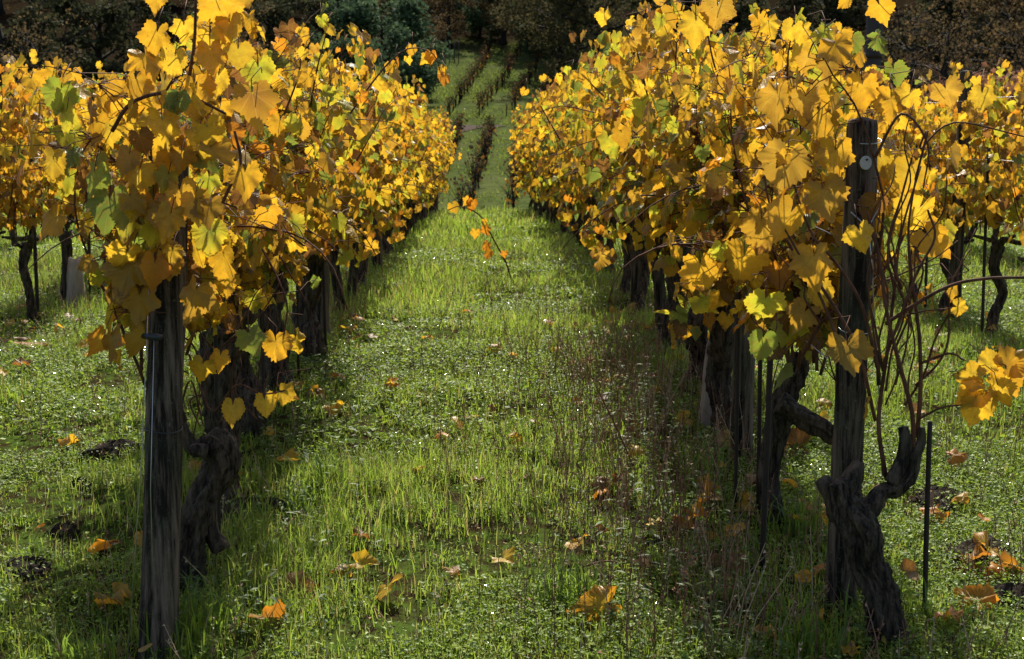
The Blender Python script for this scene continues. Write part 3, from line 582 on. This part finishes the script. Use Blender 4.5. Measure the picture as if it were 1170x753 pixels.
def shoot(key, pts, d, n, wpx, kinds_):
    cane(key, pts, .0045, .002, d); q = np.array(pts, float)
    for k in range(n):
        t = (k + .6) / n * (len(q) - 1); i0 = min(int(t), len(q) - 2); c_ = q[i0] + (q[i0 + 1] - q[i0]) * (t - i0)
        leaf(key, c_[0] + hrg.normal(0, wpx * .4), c_[1] + hrg.normal(0, wpx * .3), d + hrg.normal(0, .08), wpx * hrg.uniform(.6, 1.15), 180 + hrg.normal(0, 35), kinds_[k % len(kinds_)], hrg.normal(0, 12), hrg.normal(0, 35))
shoot(('left', 3), [(400, 130), (425, 95), (448, 68), (470, 55), (495, 62), (505, 88)], 6.9, 11, 18, ['gold', 'orange', 'yellow'])
shoot(('left', 3), [(355, 120), (362, 80), (372, 40), (376, 18)], 6.9, 7, 20, ['ygreen', 'yellow'])
shoot(('left', 2), [(325, 130), (340, 90), (345, 62)], 5.8, 6, 26, ['gold', 'yellow'])
shoot(('right', 5), [(640, 160), (620, 125), (606, 98)], 8.8, 6, 14, ['yellow', 'gold'])
shoot(('right', 4), [(690, 110), (672, 92), (660, 78)], 7.9, 6, 18, ['gold', 'yellow'])
shoot(('right', 3), [(740, 110), (728, 60), (712, 22), (738, 12)], 6.9, 10, 28, ['gold', 'yellow', 'ochre'])
shoot(('right', 2), [(830, 120), (815, 70), (805, 25), (790, 5)], 5.8, 8, 36, ['gold', 'yellow', 'ochre'])
shoot(('right', 1), [(900, 130), (915, 80), (935, 40), (955, 22)], 4.9, 9, 34, ['gold', 'yellow', 'ochre', 'ygreen'])
shoot(('right', 1), [(900, 120), (900, 70), (905, 35)], 5.0, 6, 36, ['gold', 'yellow'])

# ------------------------------------------------------------------ posts, stakes, wires, guards
def post(name, label, base, top, r, grp='wooden vineyard posts'):
    o = np.array(base); root = thing(name, label, 'post', tuple(o), 0, grp); t = np.array(top) - o
    P = [t * k for k in (-.06, .15, .35, .55, .75, .93, .985, 1.0)]; rr = np.array((1.08, 1.05, 1.03, 1.0, .99, .97, .95, .86)) * r
    MB().add(*tube(P, rr, 22, .05, int(abs(o[0]) * 100), sub=5)).build('shaft', M['post'], root); return root, t
bl = at(180, 744, 4.36); bl[2] = gzf(bl[0], bl[1]) - .02
lp, lt = post('wooden_post', 'thick weathered wooden post at the front end of the left vine row', bl, at(197, 150, 4.5), .056)
def on_post(t, k): return t * k
zt = lambda py, px, base, d: local([at(px, py, d)], base)[0]
for py, px in ((490, 186), (300, 190)):
    p = zt(py, px, bl, 4.40); MB().add(*tube([p + (.060 * math.cos(a), .060 * math.sin(a), .004 * math.sin(2 * a)) for a in np.linspace(0, 6.4, 26)], .0022, 6)).build('wire_loop', M['black'], lp)
p = zt(384, 170, bl, 4.32); MB().add(*tube([p + (-.018, 0, 0), p + (.0, -.012, .002), p + (.028, -.012, -.002), p + (.04, .0, 0)], [.008, .013, .012, .007], 10, sub=4)).build('wire_clip', M['black'], lp)
MB().add(*tube(local([at(172, 270, 4.3), at(168, 384, 4.3), at(162, 520, 4.26), at(146, 752, 4.18)], bl), .0016, 6)).build('guy_wire', M['wire'], lp)
MB().add(*tube(local([at(176, 384, 4.3), at(172, 560, 4.28), at(176, 700, 4.27)], bl), .0012, 6)).build('slack_wire', M['wire'], lp)
br_ = at(960, 692, 4.72); br_[2] = gzf(br_[0], br_[1]) - .02
rp, rt = post('wooden_post', 'dark square-topped wooden post with a white tag, front end of the right vine row', br_, at(986, 137, 4.6), .050)
# the white disc with its nail, wire wraps, tensioned tie wire
c = zt(186, 989, br_, 4.543); th = np.linspace(0, 2 * np.pi, 25)[:-1]; v = []
for yy, k in ((0, 1), (-.004, 1), (-.005, .9)): v += [c + (.019 * k * math.cos(a), yy, .022 * k * math.sin(a)) for a in th]
v.append(c + (0, -.005, 0)); v = np.array(v); jj = np.arange(24); j2 = (jj + 1) % 24
tg = build('tag', v, [np.vstack([np.stack([q * 24 + j2, q * 24 + jj, (q + 1) * 24 + jj, (q + 1) * 24 + j2], -1) for q in (0, 1)]), np.stack([48 + j2, 48 + jj, np.full(24, 72)], -1)], M['tag'], rp, smooth=False)
tag(tg, 'white round tag nailed to the dark post')
MB().add(*tube([c + (.002, -.003, .010), c + (.002, -.010, .010)], .0035, 8)).build('nail', M['stake'], tg)
for py, px in ((160, 987), (375, 978)):
    p = zt(py, px, br_, 4.61); MB().add(*tube([p + (.056 * math.cos(a), .056 * math.sin(a), .012 * math.sin(a)) for a in np.linspace(0, 6.4, 26)], .0018, 6)).build('wire_loop', M['wire'], rp)
MB().add(*tube(local([at(972, 242, 4.52), at(990, 262, 4.5), at(996, 300, 4.48), at(999, 360, 4.48), at(1003, 420, 4.5), at(1008, 545, 4.52)], br_), .0022, 6, sub=4)).build('tie_wire', M['wire'], rp)
MB().add(*tube(local([at(1004, 238, 4.52), at(994, 258, 4.5), at(997, 275, 4.49)], br_), .0018, 6, sub=3)).build('tie_wire', M['wire'], rp)
MB().add(*tube(local([at(1003, 400, 4.49), at(1004, 440, 4.49)], br_), .007, 8)).build('wire_clip', M['black'], rp)
post('wooden_post', 'weathered round post between the front vines of the right row', (1.15, 6.42, gzf(1.15, 6.42) - .02), (1.17, 6.42, gzf(1.15, 6.42) + 1.6), .048)
pc = {}
def row_posts(side, row, rx, ys_):
    for y in ys_:
        pc[(side, row)] = pc.get((side, row), 0) + 1; z = gzf(rx, y)
        post('wooden_post', f'{ordinal(pc[(side, row)])} mid-row wooden post from the camera {rowname[(side, row)]}', (rx, y, z - .02), (rx + .02, y, z + 1.75), .046)
row_posts('left', 1, -1.12, (9.3, 13.9, 18.6, 23.4, 28.5)); row_posts('right', 1, 1.13, (11.0, 15.6, 20.3, 25.0, 28.5))
row_posts('left', 2, -3.34, (9.45, 14.4, 19.0, 24.0)); row_posts('right', 2, 3.30, (10.05, 14.7, 19.3, 24.0))
sc_ = {}
def stake(side, row, x, y, h, r=.0075):
    sc_[(side, row)] = k = sc_.get((side, row), 0) + 1; z = gzf(x, y); lean = vr.uniform(-.02, .02)
    o = MB().add(*tube([(0, 0, -.08), (lean * .5, 0, h * .5), (lean, lean, h)], r, 8, .05, k, sub=3)).build('vine_stake', M['stake']); o.location = (x, y, z)
    tag(o, f'thin dark iron stake, {ordinal(k)} from the camera {rowname[(side, row)]}', 'stake', 'iron stakes beside the vines')
p = on_ground(1018, 652); stake('right', 1, p[0], 4.66, .66, .009); stake('right', 1, .99, 5.05, 1.05, .011); stake('right', 1, 1.08, 5.6, 1.1, .009); stake('right', 1, .99, 5.62, 1.1, .008)
for y in (6.2, 6.95, 7.6, 8.5, 9.5): stake('right', 1, 1.13 + vr.uniform(-.09, .12), y, 1.3)
for y in (4.72, 5.2, 5.85, 6.7, 7.7, 8.6): stake('left', 1, -1.10 + vr.uniform(-.03, .14), y, 1.3)
for y in (10.3, 10.9, 11.6, 12.4, 13.3): stake('left', 2, -3.3 + vr.uniform(-.06, .06), y, 1.25, .014)
for y in (9.3, 9.9, 10.7, 11.4, 12.3): stake('right', 2, 3.33 + vr.uniform(-.1, .1), y, 1.25, .011)
for side, row, rx in ROWS[:4]:
    for h, nm in ((.78, 'low'), (1.18, 'middle'), (1.58, 'high')):
        y0 = {1: 4.5, 2: 8.0}[row]; yy = np.arange(y0, 28.5, 1.2); xo = .055 if side == 'left' else -.055
        o = MB().add(*tube([(rx + xo, y, gzf(rx, y) * .5 + .14 + h - .012 * math.sin(y * 1.35)) for y in yy], .0016, 6)).build('trellis_wire', M['wire'])
        tag(o, f'{nm} trellis wire stretched along the vines {rowname[(side, row)]}', 'wire', 'trellis wires')
def guard(label, x, y, h, r0, r1, torn=False):
    n, s = 12, 24; V = []
    for wall in (1, .93):
        for i in range(n):
            t = i / (n - 1)
            for j in range(s):
                a = j / s * 6.283; r = (r0 + (r1 - r0) * t) * wall * (1 + .05 * math.sin(3 * a + 5 * t) + .03 * math.sin(7 * a - 3 * t)); top = (1 + (.18 * math.sin(a + .6) if torn else .03 * math.sin(2 * a)) * t)
                V.append((r * math.cos(a) + .02 * t, r * math.sin(a), h * t * top))
    F = []
    for w_ in (0, 1):
        for i in range(n - 1):
            for j in range(s):
                q = [w_ * n * s + i * s + j, w_ * n * s + i * s + (j + 1) % s, w_ * n * s + (i + 1) * s + (j + 1) % s, w_ * n * s + (i + 1) * s + j]; F.append(q if w_ == 0 else q[::-1])
    for j in range(s): F.append([(n - 1) * s + j, (n - 1) * s + (j + 1) % s, n * s + (n - 1) * s + (j + 1) % s, n * s + (n - 1) * s + j])
    o = build('vine_guard', np.array(V), [np.array(F)], M['guard']); o.location = (x, y, gzf(x, y) - .01); return tag(o, label, 'vine guard', 'pale guards round young vines')
guard('pale tapering guard sleeve round a young vine in the second row left of the path', -3.22, 10.95, .41, .085, .05)
guard('pale torn guard sleeve beside the weathered post in the right row', 1.10, 6.95, .42, .075, .06, True)

# ------------------------------------------------------------------ vines on the far slope, dull and nearly bare
def small_vine(seed, leafy):
    rg = np.random.default_rng(seed); b = MB(); D = (.030, .022, .017, 1)
    def t_(q, r, s=5):
        v, f = tube(q, r, s); b.add(v, f, col=np.tile(D, (len(v), 1)))
    t_([(0, 0, -.1), (.03, .02, .35), (0, 0, .7)], [.06, .05, .06])
    for _ in range(8):
        p = np.array((rg.normal(0, .05), rg.uniform(-.5, .5), .65)); d = unit(np.array((rg.normal(0, .3), rg.normal(0, .3), 1))); q = [p]
        for s in range(4): d = unit(d + rg.normal(0, .25, 3)); q.append(q[-1] + d * .27)
        t_(np.array(q), [.02, .015, .012, .008, .005], 3)
    n = leafy; c = np.c_[rg.normal(0, .2, n), rg.uniform(-.55, .55, n), rg.uniform(.55, 1.75, n)]; t1 = unit(rg.normal(0, 1, (n, 3))); n1 = unit(rg.normal(0, 1, (n, 3))); s1 = unit(np.cross(t1, n1)); sz = rg.uniform(.05, .11, (n, 1))
    cols = np.array([(.09, .05, .022), (.06, .04, .022), (.28, .13, .02), (.05, .04, .025)])[rg.choice(4, n, p=[.4, .3, .1, .2])]
    b.add(np.stack([c - t1 * sz, c + s1 * sz, c + t1 * sz, c - s1 * sz], 1).reshape(-1, 3), [np.arange(n * 4).reshape(-1, 4)], col=np.repeat(np.c_[cols, np.ones(n)], 4, 0))
    return b.build('bare_vine', M['tree_leaf'])
sv = [small_vine(31, 22), small_vine(32, 5), small_vine(33, 44)]; svu = set(); fr = random.Random(8)
FAR = [('lower', 'first', (-3.5, 66), (-2.3, 110)), ('lower', 'second', (-1.35, 66), (.0, 110)), ('lower', 'third', (.9, 66), (2.2, 110)),
       ('upper', 'first', (-3.6, 120), (.0, 168)), ('upper', 'second', (-1.1, 120), (3.6, 168)), ('upper', 'third', (1.3, 120), (6.2, 168)), ('upper', 'fourth', (3.9, 120), (8.8, 168))]
for blk, rn, (xa, ya), (xb, yb) in FAR:
    n = int((yb - ya) / 1.12)
    for k in range(n):
        if fr.random() < .13: continue
        t = k / n; x = xa + (xb - xa) * t + fr.uniform(-.2, .2); y = ya + (yb - ya) * t; src = fr.choice(sv); s = fr.uniform(.75, 1.2)
        if src.name not in svu: svu.add(src.name); o = src
        else: o = src.copy(); C.objects.link(o)
        o.location = (x, y, gzf(x, y)); o.rotation_euler = (0, 0, fr.uniform(-.2, .2) + fr.choice((0, math.pi))); o.scale = (s, s, s)
        tag(o, f'{ordinal(k + 1)} vine up the {rn} dark row of the {blk} far vineyard block', 'grapevine', 'nearly bare vines on the far slope')
for k in range(5):
    x, y = (505 + 5 * k - 562) / F_PX * 158, 158 + (k % 2); o = MB().add(*tube([(0, 0, -.1), (.03, 0, 1.3), (0, 0, 2.4)], .05, 6)).build('pale_stem', M['pole']); o.location = (x, y, gzf(x, y))
    tag(o, f'{ordinal(k + 1)} thin pale stem from the left at the edge of the far wood', 'sapling', 'pale stems by the far wood')

# ------------------------------------------------------------------ grass, herbs, dry stalks
GR = np.random.default_rng(9)
def rowdist(x): return np.abs((x + 1.1 + 1.1) % 2.2 - 1.1)
def scatter(y0, y1, dens, thin):
    area = .38 * (y1 * y1 - y0 * y0) + 3.2 * (y1 - y0); n = int(area * dens); y = np.sqrt(GR.uniform(y0 * y0, y1 * y1, n)); x = GR.uniform(-1, 1, n) * (.38 * y + 1.6) + .01 * y
    v = .55 * vnoise(x + 40, y + 40, .55, 21) + .45 * vnoise(x + 40, y + 40, .16, 22); keep = GR.random(n) < np.clip((v - thin) * 3.2 + .15, .06 if thin < .5 else 0, 1) * (1 - .45 * np.exp(-(rowdist(x) / .22) ** 2)); return x[keep], y[keep], v[keep]
def blades(b, y0, y1, dens, h0, w0, thin=.34):
    x, y, v = scatter(y0, y1, dens, thin); n = len(x); z = gz(x, y) - .004; tall = vnoise(x + 7, y + 7, .8, 23)
    h = h0 * GR.gamma(4, .25, n) * (.25 + 1.45 * tall); w_ = w0 * GR.uniform(.6, 1.4, n); az = GR.uniform(0, 6.283, n); le = GR.uniform(.05, .75, n) * h
    fa = az + GR.normal(1.57, .5, n); sx, sy = np.cos(fa) * w_ / 2, np.sin(fa) * w_ / 2; dx, dy = np.cos(az) * le, np.sin(az) * le
    B = np.stack([x, y, z], -1); Wd = np.stack([sx, sy, 0 * sx], -1); Mid = B + np.stack([dx * .35, dy * .35, h * .6], -1); Tip = B + np.stack([dx, dy, h * np.sqrt(np.clip(1 - (le / h) ** 2 * .6, .1, 1))], -1)
    V = np.stack([B - Wd, B + Wd, Mid + Wd * .8, Mid - Wd * .8, Tip], 1).reshape(-1, 3); f = (np.arange(n) * 5)[:, None]
    cols = np.array([(.165, .26, .028), (.22, .31, .034), (.28, .36, .045), (.12, .20, .032), (.30, .29, .085), (.29, .19, .09)]); k = GR.choice(6, n, p=[.22, .20, .14, .18, .12, .14])
    c = cols[k] * (.6 + .8 * vnoise(x + 3, y + 3, .7, 24))[:, None]
    b.add(V, [f + np.array((0, 1, 2, 3)), f + np.array((3, 2, 4))], col=np.repeat(np.c_[c, np.ones(n)], 5, 0))
b = MB(); blades(b, 2.6, 6.5, 12000, .052, .0036, .28); blades(b, 6.5, 11, 6200, .055, .0055, .28); blades(b, 11, 18, 2300, .06, .009, .28); blades(b, 18, 33, 800, .07, .017, .28)
tag(b.build('grass', M['grass']), kind='stuff')
def herbs(b, y0, y1, dens, s0, thin=.30):
    x, y, v = scatter(y0, y1, dens, thin); n = len(x); z = gz(x, y) + GR.uniform(.008, .055, n); c = np.stack([x, y, z], -1); az = GR.uniform(0, 6.283, n)
    nn = unit(np.stack([GR.normal(0, .42, n), GR.normal(0, .42, n), np.ones(n)], -1)); t = unit(np.cross(nn, np.stack([np.cos(az), np.sin(az), 0 * az], -1))); s = np.cross(nn, t); q = (s0 * GR.gamma(5, .2, n))[:, None]
    V = np.stack([c - t * q * .9, c - t * q * .1 + s * q * .62, c + t * q, c - t * q * .1 - s * q * .62, c + nn * q * -.16], 1).reshape(-1, 3); f = (np.arange(n) * 5)[:, None]
    cols = np.array([(.12, .20, .02), (.18, .275, .026), (.25, .34, .035), (.075, .135, .028)])[GR.choice(4, n)]
    b.add(V, [np.concatenate([f + np.array(q_) for q_ in ((0, 1, 4), (1, 2, 4), (2, 3, 4), (3, 0, 4))])], col=np.repeat(np.c_[cols, np.ones(n)], 5, 0))
b = MB(); herbs(b, 2.6, 6.5, 11000, .0072); herbs(b, 6.5, 11, 5200, .010); herbs(b, 11, 18, 1900, .015); herbs(b, 18, 32, 420, .026)
tag(b.build('clover', M['clover'], smooth=False), kind='stuff')
b = MB(); herbs(b, 2.6, 6.5, 2600, .0042, .50); herbs(b, 6.5, 11, 2300, .0054, .47); herbs(b, 11, 18, 950, .0072, .47); herbs(b, 18, 32, 150, .0105, .50)
tag(b.build('wet_herbs', M['dew'], smooth=False), kind='stuff')
def stalks(b, x, y, h0):
    for xx, yy in zip(x, y):
        h = h0 * GR.uniform(.5, 1.35); le = GR.normal(0, .24, 2) * h; z = gzf(xx, yy); P = np.array([(xx, yy, z - .01), (xx + le[0] * .3, yy + le[1] * .3, z + h * .5), (xx + le[0], yy + le[1], z + h)])
        c = np.array(((.21, .10, .062), (.27, .15, .09), (.36, .26, .16), (.13, .06, .04))[GR.integers(0, 4)]); v, f = tube(P, [.0021, .0017, .0012], 3, caps=False); b.add(v, [f[0]], col=np.tile((*c, 1), (len(v), 1)))
        n = int(GR.integers(4, 11)); t = GR.uniform(.45, 1.0, n)[:, None]; p = P[0] * (1 - t) + P[2] * t + GR.normal(0, .006, (n, 3)); a = unit(GR.normal(0, 1, (n, 3))); d = unit(GR.normal(0, 1, (n, 3)) + (0, 0, .8)); q = GR.uniform(.004, .011, (n, 1))
        b.add(np.stack([p - a * q * .5, p + d * q * 1.4, p + a * q * .5], 1).reshape(-1, 3), [np.arange(n * 3).reshape(-1, 3)], col=np.tile((*(c * 1.15), 1), (n * 3, 1)))
b = MB(); n = 9000; y = np.sqrt(GR.uniform(3.4 ** 2, 15 ** 2, n)); x = GR.uniform(-1, 1, n) * (.38 * y + .8)
pr = .46 + .95 * np.exp(-((x - .70) / .36) ** 2) * (y < 11) + .8 * np.exp(-((x - .12) / .38) ** 2 - ((y - 6.8) / .9) ** 2) + .16 * np.exp(-((x - .2) / .6) ** 2) * (y < 9); kp = GR.random(n) < pr * np.clip(vnoise(x + 11, y, .35, 31) * 2.6 - .55, .1, 1.6); stalks(b, x[kp], y[kp], .17)
x = GR.normal(.66, .27, 800); y = GR.uniform(4.2, 8.6, 800); stalks(b, x, y, .26)
tag(b.build('dry_weeds', M['dry'], smooth=False), kind='stuff')
b = MB()
for k in range(420):
    xx, yy = (GR.normal(.78, .22), GR.uniform(4.1, 9)) if k < 300 else (GR.normal(-.85, .2), GR.uniform(4.3, 8)); z = gzf(xx, yy); h = GR.uniform(.07, .2); le = GR.normal(0, .2, 2) * h; P = np.array([(xx, yy, z - .01), (xx + le[0], yy + le[1], z + h)])
    v, f = tube(P, [.0016, .001], 3, caps=False); b.add(v, [f[0]], col=np.tile((.09, .12, .03, 1), (len(v), 1))); n = int(GR.integers(6, 13)); t = np.linspace(.2, 1, n)[:, None]; p = P[0] * (1 - t) + P[1] * t
    a = GR.uniform(0, 6.28, n); o = np.stack([np.cos(a), np.sin(a), GR.uniform(-.2, .5, n)], -1); s_ = np.stack([-np.sin(a), np.cos(a), 0 * a], -1); q = GR.uniform(.010, .026, (n, 1)); c = np.array([(.075, .13, .03), (.11, .17, .03), (.06, .10, .04)])[GR.integers(0, 3)]
    b.add(np.stack([p, p + o * q + s_ * q * .35 + (0, 0, .003), p + o * q * 2, p + o * q - s_ * q * .35 + (0, 0, .003)], 1).reshape(-1, 3), [np.arange(n * 4).reshape(-1, 4)], col=np.tile((*c, 1), (n * 4, 1)))
tag(b.build('green_weeds', M['clover'], smooth=False), kind='stuff')
b = MB(); n = 34000; y = np.sqrt(GR.uniform(56 ** 2, 172 ** 2, n)); x = GR.uniform(-15, 15, n); v = .5 * vnoise(x + 60, y, 2.2, 61) + .5 * vnoise(x + 60, y, 7, 62); kp = GR.random(n) < np.clip((v - .36) * 5, .04, 1); x, y, v = x[kp], y[kp], v[kp]; n = len(x); z = gz(x, y) - .02
h = GR.uniform(.08, .34, n) * (.5 + v); az = GR.uniform(0, 6.28, n); w_ = GR.uniform(.03, .10, n); B = np.stack([x, y, z], -1); Wd = np.stack([np.cos(az) * w_, np.sin(az) * w_, 0 * az], -1); T = B + np.stack([GR.normal(0, .08, n), GR.normal(0, .08, n), h], -1)
c = np.array([(.055, .08, .02), (.08, .105, .027), (.045, .06, .02), (.10, .095, .045), (.08, .06, .035)])[GR.choice(5, n, p=[.3, .3, .2, .12, .08])]
b.add(np.stack([B - Wd, B + Wd, T], 1).reshape(-1, 3), [np.arange(n * 3).reshape(-1, 3)], col=np.repeat(np.c_[c, np.ones(n)], 3, 0)); tag(b.build('rough_grass', M['grass'], smooth=False), kind='stuff')
# tall tufts against the posts and trunks
b = MB()
for tx, ty, n, h in [(-1.02, 4.45, 90, .2), (-.92, 4.55, 80, .18), (1.0, 4.35, 90, .18), (1.32, 4.6, 80, .17), (.25, 4.7, 120, .16), (-.72, 5.9, 110, .2), (-1.3, 4.3, 60, .16), (1.2, 5.4, 80, .2), (-.75, 5.6, 60, .18), (.9, 6.0, 80, .2)]:
    n_ = n; x = tx + GR.normal(0, .06, n_); y = ty + GR.normal(0, .06, n_); z = gz(x, y) - .005; h_ = h * GR.uniform(.5, 1.2, n_); az = GR.uniform(0, 6.28, n_); le = GR.uniform(.2, .8, n_) * h_; w_ = GR.uniform(.002, .0045, n_)
    B = np.stack([x, y, z], -1); Wd = np.stack([-np.sin(az) * w_, np.cos(az) * w_, 0 * w_], -1); D = np.stack([np.cos(az) * le, np.sin(az) * le, 0 * le], -1); U = np.stack([0 * h_, 0 * h_, h_], -1)
    V = np.stack([B - Wd, B + Wd, B + D * .3 + U * .6 + Wd * .8, B + D * .3 + U * .6 - Wd * .8, B + D + U * .85], 1).reshape(-1, 3); f = (np.arange(n_) * 5)[:, None]
    c = np.array([(.10, .19, .02), (.14, .23, .03), (.075, .14, .02)])[GR.choice(3, n_)]; b.add(V, [f + np.array((0, 1, 2, 3)), f + np.array((3, 2, 4))], col=np.repeat(np.c_[c, np.ones(n_)], 5, 0))
tag(b.build('tall_grass', M['grass']), kind='stuff')

# ------------------------------------------------------------------ molehills and clods of soil
def clod(label, px, py, w_, h, seed):
    p = on_ground(px, py); rg = np.random.default_rng(seed); n, s = 14, 30; V = []; F = []
    for i in range(n):
        f = i / (n - 1) * 1.57
        for j in range(s):
            a = j / s * 6.283; k = 1 + .28 * math.sin(2 * a + seed) + .16 * math.sin(5 * a + 2 * seed); rr = w_ / 2 * math.cos(f) * k; q = .022 * (rg.random() - .3)
            V.append((rr * math.cos(a) + q, rr * .7 * math.sin(a) + q, h * math.sin(f) * (1 + .35 * math.sin(3 * a + seed * 1.7) * math.cos(f)) + 1.4 * q * math.sin(f) - .015))
    for i in range(n - 1):
        for j in range(s): F.append((i * s + j, i * s + (j + 1) % s, (i + 1) * s + (j + 1) % s, (i + 1) * s + j))
    o = build('soil_clod', np.array(V), [np.array(F)], M['soil'], smooth=False); o.location = tuple(p); return tag(o, label, 'soil', 'dark clods of dug soil in the grass')
clod('wide patch of dark crumbled soil left of the left post', 134, 518, .30, .06, 1); clod('small round clod of dark soil left of the left post', 89, 560, .09, .05, 2)
clod('dark clod of soil below the small round clod at left', 72, 612, .12, .045, 3); clod('dark crumbled soil at the bottom left edge', 30, 655, .22, .05, 4)
clod('dark soil heap in the sun right of the twisted front trunk', 1070, 572, .28, .05, 5); clod('long dark soil heap near the right edge, among brown leaves', 1120, 636, .30, .06, 6)
clod('dark soil heap at the bottom right corner', 1155, 690, .24, .06, 7); clod('dark earth mound under the second left vine', 290, 590, .3, .07, 8)

# ------------------------------------------------------------------ fallen leaves
fl = np.random.default_rng(55)
def fallen(label, x, y, size, kind, kind2=None, dz=.035, grp='fallen vine leaves in the grass', lod='hi', up=.8):
    z = gzf(x, y) + dz; a = fl.uniform(0, 6.28); t = np.array([(math.cos(a), math.sin(a), fl.uniform(-.2, .2))]); nn = np.array([(fl.normal(0, .35), fl.normal(-.55, .3), up)])
    V, F, col, luv = leaf_batch(np.zeros((1, 3)) - t * size * .3, t, nn, np.array([size]), np.array([PAL[kind][0]]), np.array([PAL[kind2 or kind][1]]), fl, lod, 1.7)
    o = MB().add(V, [F], col=col, luv=luv).build('fallen_leaf', M['leaf']); o.location = (x, y, z); return tag(o, label, 'leaf', grp)
for px, py, w_, k, k2, lab in [(130, 702, 40, 'ochre', None, 'pale tan fallen leaf in the grass left of the left post'), (118, 632, 34, 'orange', None, 'orange fallen leaf upright in grass left of the left post'), (40, 400, 30, 'brown', 'orange', 'rust fallen leaf by the second left row'),
        (220, 635, 26, 'gold', None, 'golden fallen leaf at the right foot of the left post'), (310, 722, 40, 'brown', 'orange', 'large rust red fallen leaf right of the left post at the bottom'), (340, 686, 40, 'brown', None, 'curled dark brown fallen leaf above the rust red one'),
        (443, 690, 40, 'yellow', 'gold', 'bright yellow fallen leaf on the bottom left of the path'), (522, 671, 22, 'orange', 'brown', 'orange brown fallen leaf low on the path'), (578, 655, 26, 'yellow', None, 'small yellow fallen leaf low on the path centre'),
        (682, 708, 50, 'yellow', 'orange', 'broad yellow and orange fallen leaf at the bottom of the path'), (748, 612, 24, 'yellow', None, 'yellow fallen leaf at the edge of the dry weeds'), (792, 604, 44, 'gold', 'orange', 'tall golden fallen leaf caught in the dry weeds'),
        (808, 578, 34, 'orange', 'ochre', 'orange fallen leaf caught above the golden one in the dry weeds'), (848, 590, 28, 'ochre', None, 'dull tan fallen leaf in weeds left of the right post'), (1072, 600, 32, 'orange', None, 'orange fallen leaf on the soil right of the twisted trunk'),
        (1105, 655, 40, 'brown', 'orange', 'brown and orange fallen leaf by the soil heap at right'), (1130, 640, 38, 'yellow', 'orange', 'yellow fallen leaf by the soil heap at right'), (1155, 660, 36, 'orange', 'brown', 'rust orange fallen leaf at the right edge'),
        (1110, 700, 46, 'ochre', 'orange', 'large tan fallen leaf near the bottom right corner'), (1085, 720, 34, 'orange', None, 'orange fallen leaf at the bottom right'), (905, 520, 40, 'brown', None, 'curled brown fallen leaf under the second right vine'), (835, 512, 40, 'ochre', 'brown', 'tan fallen leaf under the weathered right post'),
        (700, 445, 20, 'orange', None, 'orange fallen leaf halfway up the path on the right'), (686, 577, 18, 'orange', None, 'small orange fallen leaf in the path right of centre'), (412, 625, 22, 'brown', None, 'rust brown fallen leaf on the left of the path'), (392, 668, 20, 'brown', 'orange', 'red brown fallen leaf left of the bright yellow one')]:
    p = on_ground(px, py); fallen(lab, p[0], p[1], w_ / F_PX * p[1] / 1.15, k, k2, .05, up=.5)
word = dict(yellow='small yellow', gold='small golden', orange='small orange', brown='small brown', ochre='small tan')
for q in range(270):
    y = math.sqrt(fl.uniform(3.9 ** 2, 10.5 ** 2)); rows = fl.random() < .65; k = fl.choice(['yellow', 'gold', 'orange', 'brown', 'ochre'], p=[.2, .2, .22, .25, .13])
    x = (fl.choice((-1.1, 1.1, 1.3, 3.2, -3.2, .8)) + fl.normal(0, .28)) if rows else fl.uniform(-1, 1) * (.37 * y)
    fallen(f'{word[k]} fallen leaf lying in the grass', x, y, fl.uniform(.034, .078), k, None, fl.uniform(.05, .08), 'small fallen leaves scattered in the grass', 'mid')

# an orange leaved shoot standing in the path, a long dry stem, broken twigs
sh = thing('vine_shoot', 'thin arching shoot with orange leaves standing in the middle of the path', 'shoot', tuple(on_ground(590, 330)))
o = np.array(sh.location); d = o[1]; P = local([o, at(582, 312, d), at(578, 300, d), at(562, 270, d - .1), at(548, 246, d - .2), at(526, 236, d - .3), at(512, 240, d - .3)], o)
MB().add(*tube(P, np.linspace(.009, .004, 7), 6, sub=4)).build('stem', M['cane'], sh)
for px, py, w_, k in [(540, 234, 22, 'orange'), (517, 238, 20, 'gold'), (535, 232, 16, 'gold'), (555, 264, 18, 'orange'), (543, 268, 16, 'gold'), (557, 282, 18, 'orange'), (560, 292, 18, 'orange'), (576, 292, 12, 'orange'), (553, 256, 12, 'gold')]:
    p = local([at(px, py - 4, d - .2)], o); V, F, col, luv = leaf_batch(p, np.array([(fl.normal(0, .5), 0, -1.)]), np.array([(fl.normal(0, .4), -1, .3)]), np.array([w_ / F_PX * d / 1.8]), np.array([PAL[k][0]]), np.array([PAL[k][1]]), fl, 'hi')
    MB().add(V, [F], col=col, luv=luv).build('leaf', M['leaf'], sh)
p = on_ground(728, 545); o = MB().add(*tube(local([p, at(705, 490, p[1] - .05), at(684, 448, p[1] - .1), at(668, 412, p[1] - .15)], p), np.linspace(.004, .0015, 4), 6, sub=4)).build('dry_stem', M['cane']); o.location = tuple(p); tag(o, 'long thin dry stem leaning over the path towards the left', 'stem')
for px, py, px2, py2, lab in [(735, 475, 770, 470, 'pale broken twig in the dry weeds beside the right row'), (665, 668, 715, 667, 'pale twig lying low on the path'), (345, 600, 320, 640, 'brown curved twig right of the left post')]:
    a, b_ = on_ground(px, py), on_ground(px2, py2); a[2] += .06; b_[2] += .07; o = MB().add(*tube(local([a, (a + b_) / 2 + (0, 0, .015), b_], a), [.003, .0035, .002], 6, .1, 4, sub=4)).build('twig', M['cane']); o.location = tuple(a); tag(o, lab, 'twig')
